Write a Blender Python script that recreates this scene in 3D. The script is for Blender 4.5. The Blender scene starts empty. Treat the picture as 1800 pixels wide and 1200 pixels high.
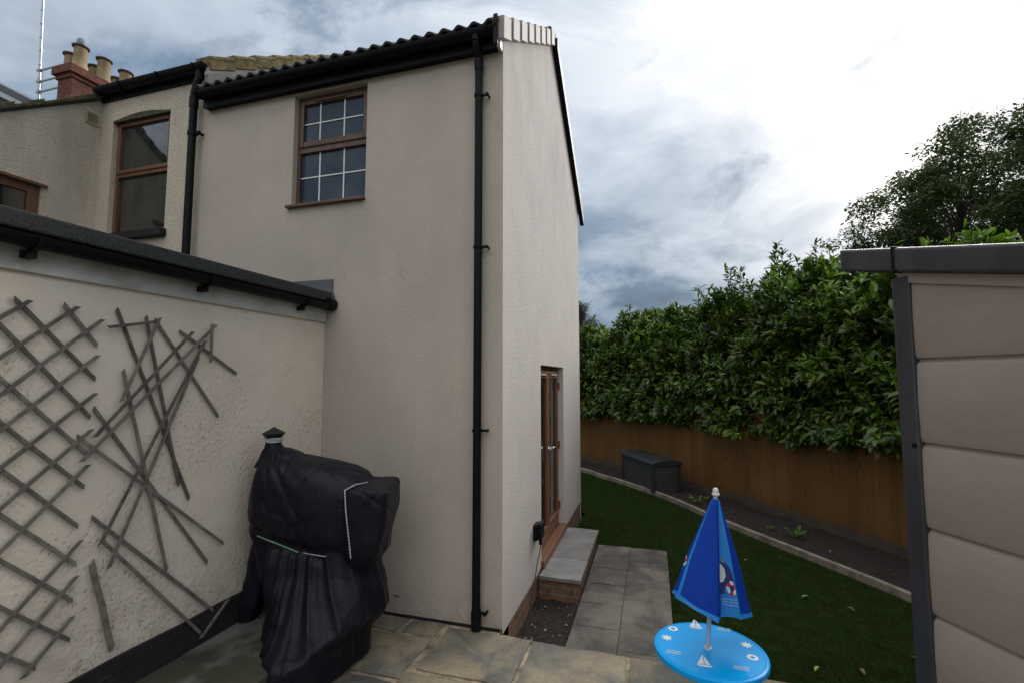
import bpy, bmesh, math, random
import numpy as np
from mathutils import Vector, noise
from mathutils.bvhtree import BVHTree
random.seed(7); rng = np.random.default_rng(11)
S = bpy.context.scene
COL = S.collection

# ------------------------------------------------------------------ camera
YAW, PIT, FPX = math.radians(16.4635), math.radians(4.4392), 832.83
EYE = np.array([0.0, 0.0, 1.92])
cam = bpy.data.objects.new("camera", bpy.data.cameras.new("camera")); COL.objects.link(cam)
cam.location = EYE; cam.rotation_euler = (math.pi/2 + PIT, 0, YAW)
cam.data.sensor_width = 36; cam.data.lens = FPX/1800*36; cam.data.clip_end = 3000; cam.data.clip_start = 0.05
S.camera = cam
FW = np.array([-math.sin(YAW)*math.cos(PIT), math.cos(YAW)*math.cos(PIT), math.sin(PIT)])
RT = np.array([math.cos(YAW), math.sin(YAW), 0.0]); UP = np.cross(RT, FW)
def ray(x, y): return RT*(x-900)/FPX - UP*(y-600)/FPX + FW
def at(x, y, ax, v):                      # point where the sight line meets a real plane of the place
    d = ray(x, y); return EYE + d*((v-EYE[ax])/d[ax])
def atn(x, y, n, p):
    d = ray(x, y); n = np.array(n, float); return EYE + d*(np.dot(n, np.array(p)-EYE)/np.dot(n, d))

# ------------------------------------------------------------------ node helpers
class NT:
    def __init__(s, tree): s.t = tree; s.t.nodes.clear()
    def n(s, typ, ins=None, **props):
        nd = s.t.nodes.new(typ)
        for k, v in props.items(): setattr(nd, k, v)
        for k, v in (ins or {}).items():
            if isinstance(v, bpy.types.NodeSocket): s.t.links.new(v, nd.inputs[k])
            else: nd.inputs[k].default_value = v
        return nd
    def m(s, op, a, b=0.0, c=0.0, clamp=False):
        nd = s.n('ShaderNodeMath', {0: a, 1: b, 2: c}, operation=op); nd.use_clamp = clamp; return nd.outputs[0]
    def ramp(s, f, stops):
        nd = s.n('ShaderNodeValToRGB', {0: f}); e = nd.color_ramp.elements
        while len(e) < len(stops): e.new(0.5)
        for i, (p, c) in enumerate(stops):
            e[i].position = p; e[i].color = (c, c, c, 1) if isinstance(c, (int, float)) else (*c, 1)
        return nd.outputs[0]
    def mix(s, f, a, b, blend='MIX'):
        nd = s.n('ShaderNodeMix', data_type='RGBA', blend_type=blend)
        for i, v in ((0, f), (6, a), (7, b)):
            if isinstance(v, bpy.types.NodeSocket): s.t.links.new(v, nd.inputs[i])
            else: nd.inputs[i].default_value = v if i == 0 else ((*v, 1) if len(v) == 3 else v)
        return nd.outputs[2]
    def noise(s, vec, scale, detail=4, rough=0.55, dist=0.0):
        return s.n('ShaderNodeTexNoise', {'Vector': vec, 'Scale': scale, 'Detail': detail, 'Roughness': rough, 'Distortion': dist}).outputs[0]

# ------------------------------------------------------------------ sky and sun
sd = ray(1690, 60); sd = sd/np.linalg.norm(sd)
SUN_EL = math.asin(sd[2]); SUN_AZ = math.atan2(sd[0], sd[1])
W = bpy.data.worlds.new("World"); S.world = W; W.use_nodes = True
w = NT(W.node_tree)
sky = w.n('ShaderNodeTexSky', sky_type='NISHITA'); sky.sun_disc = False
sky.sun_elevation = SUN_EL; sky.sun_rotation = SUN_AZ; sky.air_density = 1.5; sky.dust_density = 3
gen = w.n('ShaderNodeTexCoord').outputs['Generated']
sep = w.n('ShaderNodeSeparateXYZ', {0: gen})
dz = sep.outputs[2]
g = w.m('MAXIMUM', w.n('ShaderNodeVectorMath', {0: gen, 1: tuple(sd)}, operation='DOT_PRODUCT').outputs['Value'], 0.0)
den = w.m('ADD', w.m('MAXIMUM', dz, 0.0), 0.30)
pln = w.n('ShaderNodeCombineXYZ', {0: w.m('DIVIDE', sep.outputs[0], den), 1: w.m('DIVIDE', sep.outputs[1], den), 2: 0.37}).outputs[0]
c1 = w.noise(pln, 1.9, 9, 0.58, 0.35)
c2 = w.noise(pln, 0.55, 5, 0.5, 0.2)
lump = w.noise(w.n('ShaderNodeMapping', {0: gen, 1: (0.3, 1.1, 0.2), 3: (1.0, 1.0, 1.9)}).outputs[0], 4.2, 10, 0.56, 0.10)
lumpm = w.ramp(lump, [(0.46, 0.0), (0.53, 0.62), (0.64, 1.0)])
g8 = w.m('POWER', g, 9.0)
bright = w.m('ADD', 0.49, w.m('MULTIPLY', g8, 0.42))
bright = w.m('ADD', bright, w.ramp(dz, [(0.58, 0.0), (0.95, 0.70)]))           # extra brightness added overhead and behind the viewer to light the walls
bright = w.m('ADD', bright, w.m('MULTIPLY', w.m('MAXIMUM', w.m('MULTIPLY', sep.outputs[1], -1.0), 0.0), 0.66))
# low storm band near the horizon, broken by lighter heaps of cumulus
band = w.ramp(dz, [(0.02, 1.0), (0.15, 1.0), (0.28, 0.62), (0.42, 0.22), (0.54, 0.0)])
band = w.m('MULTIPLY', band, w.m('SUBTRACT', 1.0, w.m('POWER', g, 16.0), clamp=True))
heap = w.m('MULTIPLY', w.m('MULTIPLY', lumpm, 0.74), w.ramp(dz, [(0.10, 0.25), (0.20, 0.95)]))
dark = w.m('MULTIPLY', band, w.m('SUBTRACT', 1.0, heap))
mod = w.m('ADD', 0.70, w.m('MULTIPLY', w.ramp(c1, [(0.36, 0.0), (0.58, 1.0)]), 0.40))
mod2 = w.m('ADD', 0.82, w.m('MULTIPLY', w.ramp(c2, [(0.32, 0.0), (0.66, 1.0)]), 0.30))
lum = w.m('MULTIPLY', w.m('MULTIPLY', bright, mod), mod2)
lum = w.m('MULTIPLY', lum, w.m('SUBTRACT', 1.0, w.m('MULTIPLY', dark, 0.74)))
wisp = w.ramp(w.noise(w.n('ShaderNodeMapping', {0: pln, 1: (3.1, 0.7, 1.9)}).outputs[0], 2.4, 8, 0.6, 0.6), [(0.50, 0.0), (0.66, 1.0)])
lum = w.m('MULTIPLY', lum, w.m('SUBTRACT', 1.0, w.m('MULTIPLY', wisp, w.ramp(dz, [(0.22, 0.0), (0.36, 0.50)]))))
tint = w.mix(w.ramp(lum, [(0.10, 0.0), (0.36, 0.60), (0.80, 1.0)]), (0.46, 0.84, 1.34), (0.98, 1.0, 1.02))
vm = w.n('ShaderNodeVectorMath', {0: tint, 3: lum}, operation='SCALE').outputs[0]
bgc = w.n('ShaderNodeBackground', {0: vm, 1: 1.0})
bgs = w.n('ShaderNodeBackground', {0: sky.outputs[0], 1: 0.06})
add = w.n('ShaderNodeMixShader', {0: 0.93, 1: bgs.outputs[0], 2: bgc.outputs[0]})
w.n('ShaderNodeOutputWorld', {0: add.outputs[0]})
sun = bpy.data.objects.new("sun", bpy.data.lights.new("sun", 'SUN')); COL.objects.link(sun)
sun.data.energy = 2.1; sun.data.angle = math.radians(28); sun.data.color = (1, 0.96, 0.9)
sun.rotation_euler = Vector(sd).to_track_quat('Z', 'Y').to_euler(); sun.location = (0, 0, 30)
S.view_settings.view_transform = 'Standard'; S.view_settings.look = 'None'
S.view_settings.exposure = 0.5; S.view_settings.gamma = 1.0
S.render.engine = 'CYCLES'; S.render.resolution_x = 1024; S.render.resolution_y = 682

# ------------------------------------------------------------------ materials
MATS = {}
def mat(name, col, rough=0.6, var=0.12, vscale=3.0, bump=0.0, bscale=60.0, spec=0.5, metal=0.0, col2=None, c2scale=1.5, c2lo=0.45, c2hi=0.65, stretch=(1, 1, 1), extra=None, bdist=0.01, sheen=0.0, translucent=0.0, coat=0.0):
    if name in MATS: return MATS[name]
    M = bpy.data.materials.new(name); M.use_nodes = True; t = NT(M.node_tree)
    tc = t.n('ShaderNodeTexCoord').outputs['Object']
    tc = t.n('ShaderNodeNewGeometry').outputs['Position']
    v = t.n('ShaderNodeMapping', {0: tc, 3: stretch}).outputs[0]
    c = (*col, 1)
    if col2 is not None:
        c = t.mix(t.ramp(t.noise(v, c2scale, 6, 0.6, 0.3), [(c2lo, 0.0), (c2hi, 1.0)]), col, col2)
    if var:
        f = t.ramp(t.noise(v, vscale, 6, 0.6), [(0.3, 1-var), (0.7, 1+var)])
        nd = t.n('ShaderNodeMix', {0: 1.0}, data_type='RGBA', blend_type='MULTIPLY')
        if isinstance(c, tuple): nd.inputs[6].default_value = c
        else: t.t.links.new(c, nd.inputs[6])
        t.t.links.new(f, nd.inputs[7]); c = nd.outputs[2]
    b = t.n('ShaderNodeBsdfPrincipled', {'Roughness': rough, 'Metallic': metal, 'Specular IOR Level': spec, 'Coat Weight': coat})
    hgt = None
    if bump: hgt = t.m('MULTIPLY', t.noise(v, bscale, 5, 0.6), bump)
    if extra:
        c, hgt = extra(t, tc, c, hgt, b)
    if isinstance(c, tuple): b.inputs['Base Color'].default_value = c
    else: t.t.links.new(c, b.inputs['Base Color'])
    if hgt is not None:
        bn = t.n('ShaderNodeBump', {'Height': hgt, 'Strength': 1.0, 'Distance': bdist}); t.t.links.new(bn.outputs[0], b.inputs['Normal'])
    out = b.outputs[0]
    if translucent:
        tr = t.n('ShaderNodeBsdfTranslucent')
        if isinstance(c, tuple): tr.inputs[0].default_value = tuple(x*1.3 for x in c[:3])+(1,)
        else: t.t.links.new(c, tr.inputs[0])
        out = t.n('ShaderNodeMixShader', {0: translucent, 1: out, 2: tr.outputs[0]}).outputs[0]
    t.n('ShaderNodeOutputMaterial', {0: out}); MATS[name] = M; return M

def planar(t, tc):                         # x+y along a wall, z up
    s = t.n('ShaderNodeSeparateXYZ', {0: tc})
    return t.n('ShaderNodeCombineXYZ', {0: t.m('ADD', s.outputs[0], s.outputs[1]), 1: s.outputs[2], 2: 0.0}).outputs[0]

def ex_render(t, tc, c, h, b):             # through-coloured render: fine grain, faint run marks
    s = t.n('ShaderNodeMapping', {0: tc, 3: (1.6, 1.6, 0.28)}).outputs[0]
    run = t.ramp(t.noise(s, 2.2, 7, 0.62, 0.4), [(0.40, 0.955), (0.60, 1.0)])
    c = t.mix(1.0, c, run, 'MULTIPLY')
    n = t.noise(tc, 0.9, 6, 0.65, 0.9); crack = t.ramp(t.m('ABSOLUTE', t.m('SUBTRACT', n, 0.5)), [(0.0, 1.0), (0.0022, 0.0)])
    crack = t.m('MULTIPLY', crack, t.ramp(t.noise(tc, 1.6, 2), [(0.56, 0.0), (0.60, 1.0)])); c = t.mix(t.m('MULTIPLY', crack, 0.35), c, (0.2, 0.18, 0.16))
    zz = t.n('ShaderNodeSeparateXYZ', {0: tc}).outputs[2]
    spl = t.m('MULTIPLY', t.ramp(zz, [(0.0, 1.0), (0.34, 0.0)]), t.ramp(t.noise(tc, 9, 6, 0.7), [(0.42, 0.0), (0.62, 0.55)])); c = t.mix(spl, c, (0.25, 0.20, 0.16))
    blot = t.ramp(t.noise(tc, 0.75, 5, 0.6, 0.6), [(0.42, 0.0), (0.62, 0.16)]); c = t.mix(blot, c, (0.36, 0.335, 0.315))
    pit = t.noise(tc, 130, 3, 0.7)
    c = t.mix(1.0, c, t.ramp(pit, [(0.30, 0.72), (0.45, 1.0)]), 'MULTIPLY')
    return c, t.m('ADD', t.m('MULTIPLY', pit, 0.5), t.m('MULTIPLY', t.noise(tc, 45, 4, 0.6), 0.6))
M_side = mat('new_render', (0.500, 0.432, 0.366), 0.9, 0.07, 1.2, extra=ex_render, spec=0.2, bdist=0.006)

def ex_gable(t, tc, c, h, b):              # grey algae streaks high on the gable
    s = t.n('ShaderNodeMapping', {0: tc, 3: (1.0, 1.5, 0.50)}).outputs[0]
    z = t.n('ShaderNodeSeparateXYZ', {0: tc}).outputs[2]
    zm = t.ramp(t.m('DIVIDE', z, 6.5), [(0.40, 0.0), (0.72, 1.0)])
    st = t.ramp(t.noise(s, 1.9, 8, 0.7, 0.5), [(0.46, 0.0), (0.62, 1.0)])
    c = t.mix(t.m('MULTIPLY', t.m('MULTIPLY', zm, st), 0.30), c, (0.30, 0.295, 0.30))
    pit = t.noise(tc, 120, 3, 0.7)
    c = t.mix(1.0, c, t.ramp(pit, [(0.30, 0.78), (0.46, 1.0)]), 'MULTIPLY')
    return c, t.m('ADD', t.m('MULTIPLY', pit, 0.7), t.m('MULTIPLY', t.noise(tc, 40, 4, 0.6), 0.8))
M_gable = mat('gable_render', (0.60, 0.54, 0.505), 0.85, 0.06, 1.4, extra=ex_gable, spec=0.25, bdist=0.007)

def ex_dash(t, tc, c, h, b):               # old spar-dash: vertical pits, repaired smooth patches, hairline cracks
    s = t.n('ShaderNodeMapping', {0: tc, 3: (1, 1, 0.55)}).outputs[0]
    patch = t.ramp(t.noise(tc, 0.85, 3, 0.5, 0.3), [(0.42, 0.10), (0.52, 1.0)])
    v = t.n('ShaderNodeTexVoronoi', {'Vector': t.n('ShaderNodeVectorMath', {0: s, 1: t.n('ShaderNodeVectorMath', {0: t.n('ShaderNodeTexNoise', {'Vector': tc, 'Scale': 30.0}).outputs[1], 1: (0.014, 0.014, 0.014)}, operation='MULTIPLY').outputs[0]}, operation='ADD').outputs[0], 'Scale': 58.0, 'Randomness': 1.0}).outputs[0]
    sel = t.ramp(t.noise(s, 24, 3, 0.6), [(0.44, 0.0), (0.54, 1.0)])
    pit = t.m('MULTIPLY', t.m('MULTIPLY', t.ramp(v, [(0.16, 1.0), (0.34, 0.0)]), sel), patch)
    c = t.mix(t.m('MULTIPLY', pit, 0.30), c, (0.25, 0.215, 0.18))
    n = t.noise(tc, 1.3, 5, 0.6, 0.8)
    crack = t.ramp(t.m('ABSOLUTE', t.m('SUBTRACT', n, 0.5)), [(0.0, 1.0), (0.0035, 0.0)])
    crack = t.m('MULTIPLY', crack, t.ramp(t.noise(tc, 0.9, 2), [(0.50, 0.0), (0.56, 1.0)]))
    c = t.mix(t.m('MULTIPLY', crack, 0.5), c, (0.2, 0.18, 0.16))
    zz = t.n('ShaderNodeSeparateXYZ', {0: tc}).outputs[2]
    low = t.ramp(zz, [(0.25, 1.0), (0.95, 0.0)])
    c = t.mix(t.m('MULTIPLY', low, t.ramp(t.noise(tc, 7, 6, 0.65), [(0.4, 0.0), (0.65, 0.6)])), c, (0.30, 0.24, 0.19))
    hh = t.m('SUBTRACT', t.m('MULTIPLY', t.noise(tc, 36, 5, 0.62), t.m('ADD', 0.35, t.m('MULTIPLY', patch, 0.9))), t.m('MULTIPLY', pit, 0.55))
    return c, hh
M_annex = mat('old_roughcast', (0.74, 0.64, 0.53), 0.92, 0.06, 1.1, col2=(0.69, 0.59, 0.49), c2scale=1.4, extra=ex_dash, spec=0.2, bdist=0.007)
M_old = mat('cream_roughcast', (0.52, 0.455, 0.36), 0.92, 0.10, 2.0, extra=ex_dash, spec=0.2, bdist=0.02) if False else None
def ex_pebble(t, tc, c, h, b):
    n = t.noise(tc, 55, 4, 0.65)
    c = t.mix(1.0, c, t.ramp(n, [(0.30, 0.70), (0.50, 1.0)]), 'MULTIPLY')
    s = t.n('ShaderNodeMapping', {0: tc, 3: (1.4, 1.4, 0.3)}).outputs[0]
    c = t.mix(t.ramp(t.noise(s, 1.6, 6, 0.6, 0.4), [(0.5, 0.0), (0.72, 0.5)]), c, (0.33, 0.27, 0.20))
    return c, t.m('MULTIPLY', n, 1.2)
M_old = mat('cream_roughcast', (0.66, 0.57, 0.455), 0.92, 0.08, 2.0, extra=ex_pebble, spec=0.2, bdist=0.015)

def brick_fn(sc, bw, rh, mort, m1, m2, mc):
    def f(t, tc, c, h, b):
        br = t.n('ShaderNodeTexBrick', {'Vector': planar(t, tc), 'Color1': (*m1, 1), 'Color2': (*m2, 1), 'Mortar': (*mc, 1), 'Scale': 1.0, 'Mortar Size': mort, 'Brick Width': bw, 'Row Height': rh, 'Bias': 0.0, 'Mortar Smooth': 0.1})
        cc = t.mix(1.0, br.outputs[0], t.ramp(t.noise(tc, 14, 6, 0.7), [(0.3, 0.6), (0.7, 1.25)]), 'MULTIPLY')
        return cc, t.m('SUBTRACT', t.m('MULTIPLY', t.noise(tc, 70, 4), 0.3), br.outputs[1])
    return f
M_brick = mat('red_brick', (0.3, 0.1, 0.05), 0.9, 0, extra=brick_fn(1, 0.225, 0.075, 0.010, (0.25, 0.125, 0.080), (0.19, 0.095, 0.065), (0.22, 0.185, 0.15)), spec=0.2)
M_chim = mat('sooty_brick', (0.3, 0.1, 0.05), 0.9, 0,  extra=brick_fn(1, 0.225, 0.075, 0.012, (0.27, 0.075, 0.042), (0.14, 0.045, 0.032), (0.10, 0.08, 0.07)), spec=0.2)
M_pvc = mat('black_plastic', (0.0065, 0.0072, 0.008), 0.45, 0.2, 6, spec=0.13)
M_wood = mat('oak_foil', (0.108, 0.050, 0.025), 0.42, 0.25, 3.0, stretch=(8, 8, 1), col2=(0.066, 0.030, 0.018), c2scale=4)
M_woodd = mat('oak_door_foil', (0.19, 0.080, 0.036), 0.42, 0.2, 3.0, stretch=(8, 8, 1), col2=(0.17, 0.065, 0.028), c2scale=4)
M_white = mat('white_plastic', (0.62, 0.61, 0.58), 0.45, 0.05)
M_bar = mat('white_glazing_bar', (0.75, 0.75, 0.72), 0.4, 0.0)
M_fascia = mat('grimy_white_fascia', (0.52, 0.50, 0.45), 0.55, 0.15, 4, col2=(0.40, 0.385, 0.34), c2scale=5)
def ex_glass(t, tc, c, h, b):
    return c, t.m('MULTIPLY', t.noise(tc, 1.6, 2), 0.3)
M_glass = mat('window_glass', (0.034, 0.050, 0.075), 0.03, 0.25, 2.5, spec=0.30, coat=0.0, extra=ex_glass, bdist=0.02)  # cloud-like reflections painted as uneven tone in the base colour
M_glass2 = mat('old_window_glass', (0.026, 0.030, 0.027), 0.03, 0.6, 3.5, spec=1.0, coat=0.45, extra=ex_glass, bdist=0.02, stretch=(2, 2, 0.4))  # uneven base tone painted in for reflections and curtains
M_glassd = mat('door_glass', (0.006, 0.008, 0.008), 0.03, 0, spec=0.4, extra=ex_glass, bdist=0.02)
M_felt = mat('mineral_felt', (0.042, 0.044, 0.042), 0.95, 0.5, 90, bump=0.6, bscale=160, col2=(0.022, 0.024, 0.022), c2scale=70, bdist=0.004)
M_lead = mat('lead_flashing', (0.085, 0.09, 0.105), 0.55, 0.25, 5, bump=0.4, bscale=12)
M_plinth = mat('bitumen_plinth', (0.010, 0.0095, 0.009), 0.8, 0.5, 9, bump=0.8, bscale=25, col2=(0.035, 0.032, 0.028), c2scale=14, c2lo=0.6, c2hi=0.75, stretch=(1, 0.6, 1.6))
M_tile = mat('dark_roof_tile', (0.035, 0.034, 0.036), 0.7, 0.3, 6, bump=0.4, bscale=80)
M_cap = mat('verge_cap', (0.29, 0.25, 0.235), 0.65, 0.1, 5)
M_moss = mat('mossy_tile', (0.26, 0.195, 0.085), 0.95, 0.35, 18, bump=1.2, bscale=40, col2=(0.10, 0.09, 0.04), c2scale=9, bdist=0.02)
M_moss2 = mat('dark_moss_stone', (0.075, 0.065, 0.035), 0.95, 0.35, 18, bump=1.2, bscale=40, col2=(0.15, 0.14, 0.10), c2scale=16, c2lo=0.55, c2hi=0.7, bdist=0.02)
M_mortar = mat('lime_mortar', (0.36, 0.34, 0.31), 0.9, 0.15, 8, bump=0.5, bscale=50)
M_pot = mat('buff_clay', (0.36, 0.27, 0.155), 0.85, 0.18, 5, col2=(0.24, 0.17, 0.095), c2scale=4)
M_potrim = mat('sooty_clay_rim', (0.12, 0.06, 0.045), 0.7, 0.3, 8)
M_steel = mat('galvanised_steel', (0.38, 0.40, 0.43), 0.4, 0.1, 8, metal=0.7)
M_cowl = mat('weathered_lead_cowl', (0.20, 0.215, 0.24), 0.6, 0.3, 20)
M_chrome = mat('chrome', (0.75, 0.73, 0.68), 0.18, 0, metal=1.0)
def ex_lath(t, tc, c, h, b):
    rnd = t.n('ShaderNodeObjectInfo').outputs['Random']
    return t.mix(1.0, c, t.ramp(rnd, [(0.0, 0.66), (1.0, 1.25)]), 'MULTIPLY'), h
M_lath = mat('weathered_lath', (0.165, 0.142, 0.120), 0.85, 0.32, 14, extra=ex_lath, bump=0.5, bscale=70, stretch=(1, 1, 1), col2=(0.11, 0.098, 0.085), c2scale=16, bdist=0.004)
M_soil = mat('damp_soil', (0.030, 0.022, 0.017), 0.95, 0.5, 25, bump=2.0, bscale=35, col2=(0.055, 0.042, 0.034), c2scale=40, bdist=0.04)
def slabs(name, a, b_, sp=0.35, rough=0.62):
    def f(t, tc, c, h, b):
        st = t.ramp(t.noise(tc, 2.3, 7, 0.62, 0.6), [(0.40, 0.0), (0.58, 1.0)])
        c = t.mix(st, a, b_)
        isl = t.n('ShaderNodeNewGeometry').outputs['Random Per Island']
        c = t.mix(1.0, c, t.ramp(isl, [(0.0, 0.74), (1.0, 1.18)]), 'MULTIPLY')
        rust = t.ramp(t.noise(tc, 1.7, 5, 0.7, 1.2), [(0.60, 0.0), (0.72, 0.45)])
        c = t.mix(rust, c, (0.20, 0.13, 0.075))
        c = t.mix(t.ramp(t.noise(tc, 42, 4, 0.7), [(0.35, 0.28), (0.55, 0.0)]), c, (0.07, 0.07, 0.065))
        t.t.links.new(t.ramp(t.noise(tc, 3.1, 5, 0.6), [(0.4, rough-0.24), (0.65, rough+0.18)]), b.inputs['Roughness'])
        return c, t.m('ADD', t.m('MULTIPLY', t.noise(tc, 5, 6, 0.6, 0.8), 1.0), t.m('MULTIPLY', t.noise(tc, 60, 4), 0.2))
    return mat(name, a, rough, 0, extra=f, spec=sp, bdist=0.018)
M_slab = slabs('riven_sandstone', (0.27, 0.220, 0.150), (0.118, 0.115, 0.100))
M_path = slabs('grey_paving', (0.215, 0.190, 0.155), (0.090, 0.080, 0.070))
M_step = slabs('pale_step_stone', (0.28, 0.275, 0.265), (0.20, 0.195, 0.19))
M_point = mat('sandy_pointing', (0.36, 0.29, 0.20), 0.95, 0.3, 15, bump=1.0, bscale=50, col2=(0.12, 0.10, 0.075), c2scale=5)
M_conc = mat('damp_concrete', (0.115, 0.115, 0.105), 0.75, 0.25, 4, bump=0.8, bscale=14, col2=(0.045, 0.042, 0.026), c2scale=1.9, c2lo=0.42, c2hi=0.52, bdist=0.01)
M_lawn = mat('lawn_soil', (0.018, 0.028, 0.008), 1.0, 0.4, 8, bump=1.0, bscale=60, spec=0.0)
M_kerb = mat('pale_edging', (0.27, 0.23, 0.18), 0.85, 0.25, 8, bump=0.5, bscale=60, col2=(0.16, 0.13, 0.09), c2scale=5)
def ex_fence(t, tc, c, h, b):
    isl = t.n('ShaderNodeNewGeometry').outputs['Random Per Island']
    c = t.mix(1.0, c, t.ramp(isl, [(0.0, 0.86), (1.0, 1.1)]), 'MULTIPLY')
    s = t.n('ShaderNodeMapping', {0: tc, 3: (9, 9, 0.5)}).outputs[0]
    c = t.mix(t.ramp(t.noise(s, 2.5, 5, 0.65), [(0.45, 0.0), (0.7, 0.30)]), c, (0.09, 0.046, 0.02))
    z = t.n('ShaderNodeSeparateXYZ', {0: tc}).outputs[2]
    c = t.mix(t.m('MULTIPLY', t.ramp(t.m('ADD', z, 0.3), [(0.0, 1.0), (0.42, 0.0)]), t.ramp(t.noise(tc, 5, 4), [(0.35, 0.3), (0.6, 0.85)])), c, (0.06, 0.045, 0.02))
    kn = t.n('ShaderNodeTexVoronoi', {'Vector': t.n('ShaderNodeMapping', {0: tc, 3: (5, 5, 2.4)}).outputs[0], 'Scale': 1.0}).outputs[0]
    c = t.mix(t.ramp(kn, [(0.07, 0.6), (0.12, 0.0)]), c, (0.06, 0.03, 0.012))
    return c, t.m('MULTIPLY', t.noise(s, 6, 4), 0.4)
M_fence = mat('stained_fence', (0.165, 0.088, 0.030), 0.85, 0.15, 1.3, extra=ex_fence, spec=0.2, bdist=0.006)
M_gravb = mat('gravel_board', (0.075, 0.055, 0.035), 0.9, 0.3, 6, bump=0.5, bscale=40)
M_resin = mat('grey_resin', (0.022, 0.024, 0.028), 0.5, 0.15, 4, bump=0.3, bscale=90)
def ex_wick(t, tc, c, h, b):
    v = planar(t, tc)
    wv = t.n('ShaderNodeTexWave', {'Vector': v, 'Scale': 9.0, 'Distortion': 0.0}, bands_direction='Y').outputs[1]
    wx = t.n('ShaderNodeTexWave', {'Vector': v, 'Scale': 7.0}, bands_direction='X').outputs[1]
    return c, t.m('ADD', t.m('MULTIPLY', wv, 0.5), t.m('MULTIPLY', wx, 0.3))
M_rattan = mat('rattan_resin', (0.040, 0.040, 0.038), 0.5, 0.15, 6, extra=ex_wick, bdist=0.01)
def ex_shed(t, tc, c, h, b):
    s = t.n('ShaderNodeMapping', {0: tc, 3: (1, 1, 9)}).outputs[0]
    g_ = t.noise(s, 5, 6, 0.7, 0.5)
    c = t.mix(1.0, c, t.ramp(g_, [(0.35, 0.965), (0.6, 1.02)]), 'MULTIPLY')
    c = t.mix(t.ramp(t.noise(tc, 2.2, 6, 0.65), [(0.52, 0.0), (0.75, 0.35)]), c, (0.20, 0.17, 0.14))
    return c, t.m('ADD', t.m('MULTIPLY', g_, 0.22), t.m('MULTIPLY', t.noise(tc, 110, 3), 0.25))
M_shed = mat('taupe_resin_panel', (0.30, 0.245, 0.205), 0.62, 0.06, 3, extra=ex_shed, spec=0.35, bdist=0.006)
M_shedtrim = mat('charcoal_resin_trim', (0.032, 0.031, 0.036), 0.42, 0.2, 7, bump=0.3, bscale=110, col2=(0.05, 0.048, 0.052), c2scale=3, stretch=(2, 2, 0.7), bdist=0.003)
def ex_crinkle(t, tc, c, h, b):
    n1 = t.noise(tc, 9, 4, 0.6, 1.2); r1 = t.m('ABSOLUTE', t.m('SUBTRACT', n1, 0.5))
    n2 = t.noise(tc, 24, 3, 0.6, 0.8); r2 = t.m('ABSOLUTE', t.m('SUBTRACT', n2, 0.5))
    return c, t.m('ADD', t.m('MULTIPLY', r1, 2.2), t.m('MULTIPLY', r2, 0.8))
M_cover = mat('black_nylon_cover', (0.0070, 0.0074, 0.0125), 0.44, 0.3, 7, extra=ex_crinkle, spec=0.22, bdist=0.004)
M_cowlcap = mat('cast_black_cap', (0.010, 0.010, 0.010), 0.6, 0.2)
def ex_cord(a, b_):
    def f(t, tc, c, h, b):
        s = t.n('ShaderNodeSeparateXYZ', {0: tc})
        q = t.m('ADD', t.m('MULTIPLY', s.outputs[2], 1.0), t.m('ADD', s.outputs[0], s.outputs[1]))
        k = t.m('GREATER_THAN', t.m('FRACT', t.m('MULTIPLY', q, 55.0)), 0.66)
        return t.mix(k, a, b_), h
    return f
M_wcord = mat('white_flecked_cord', (0.6, 0.6, 0.6), 0.8, 0, extra=ex_cord((0.62, 0.62, 0.60), (0.10, 0.10, 0.12)))
M_gcord = mat('green_flecked_cord', (0.05, 0.3, 0.12), 0.8, 0, extra=ex_cord((0.04, 0.30, 0.11), (0.45, 0.5, 0.45)))
M_blue = mat('deep_blue_fabric', (0.003, 0.045, 0.37), 0.6, 0.08, 3, bump=0.25, bscale=12, spec=0.2)
M_lblue = mat('sky_blue_fabric', (0.012, 0.23, 0.66), 0.55, 0.08, 3, bump=0.25, bscale=12)
M_table = mat('bright_blue_plastic', (0.004, 0.34, 0.80), 0.24, 0.04, 5, bump=0.15, bscale=60, spec=0.14, bdist=0.003)
M_print = mat('white_print', (0.66, 0.72, 0.74), 0.3, 0)
M_pole = mat('pale_pole', (0.42, 0.50, 0.62), 0.4, 0)
M_red = mat('red_print', (0.45, 0.02, 0.03), 0.5, 0)
M_navy = mat('navy_print', (0.012, 0.03, 0.16), 0.5, 0)
M_tan = mat('tan_print', (0.30, 0.24, 0.10), 0.5, 0)
M_ground = mat('far_ground', (0.03, 0.045, 0.015), 0.95, 0.3, 0.3)
def leafmat(name, c0, c1, rough, tr, spec=0.5):
    def f(t, tc, c, h, b):
        isl = t.n('ShaderNodeNewGeometry').outputs['Random Per Island']
        big = t.noise(tc, 1.1, 3, 0.6)
        c = t.mix(t.ramp(t.m('ADD', t.m('MULTIPLY', isl, 0.6), t.m('MULTIPLY', big, 0.7)), [(0.35, 0.0), (1.0, 1.0)]), c0, c1)
        return c, h
    return mat(name, c0, rough, 0, extra=f, translucent=tr, spec=spec)
M_laurel = leafmat('laurel_leaf', (0.020, 0.050, 0.003), (0.110, 0.195, 0.010), 0.28, 0.28, 0.55)
M_young = leafmat('young_laurel_leaf', (0.09, 0.19, 0.012), (0.17, 0.30, 0.02), 0.35, 0.32)
M_bush = leafmat('bright_bush_leaf', (0.06, 0.14, 0.010), (0.12, 0.24, 0.02), 0.5, 0.35)
M_ash = leafmat('ash_leaf', (0.038, 0.064, 0.018), (0.095, 0.140, 0.034), 0.5, 0.28)
M_pine = leafmat('pine_needle', (0.010, 0.020, 0.010), (0.022, 0.036, 0.016), 0.6, 0.1)
M_dead = leafmat('withered_leaf', (0.20, 0.13, 0.03), (0.30, 0.25, 0.05), 0.6, 0.2)
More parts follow.
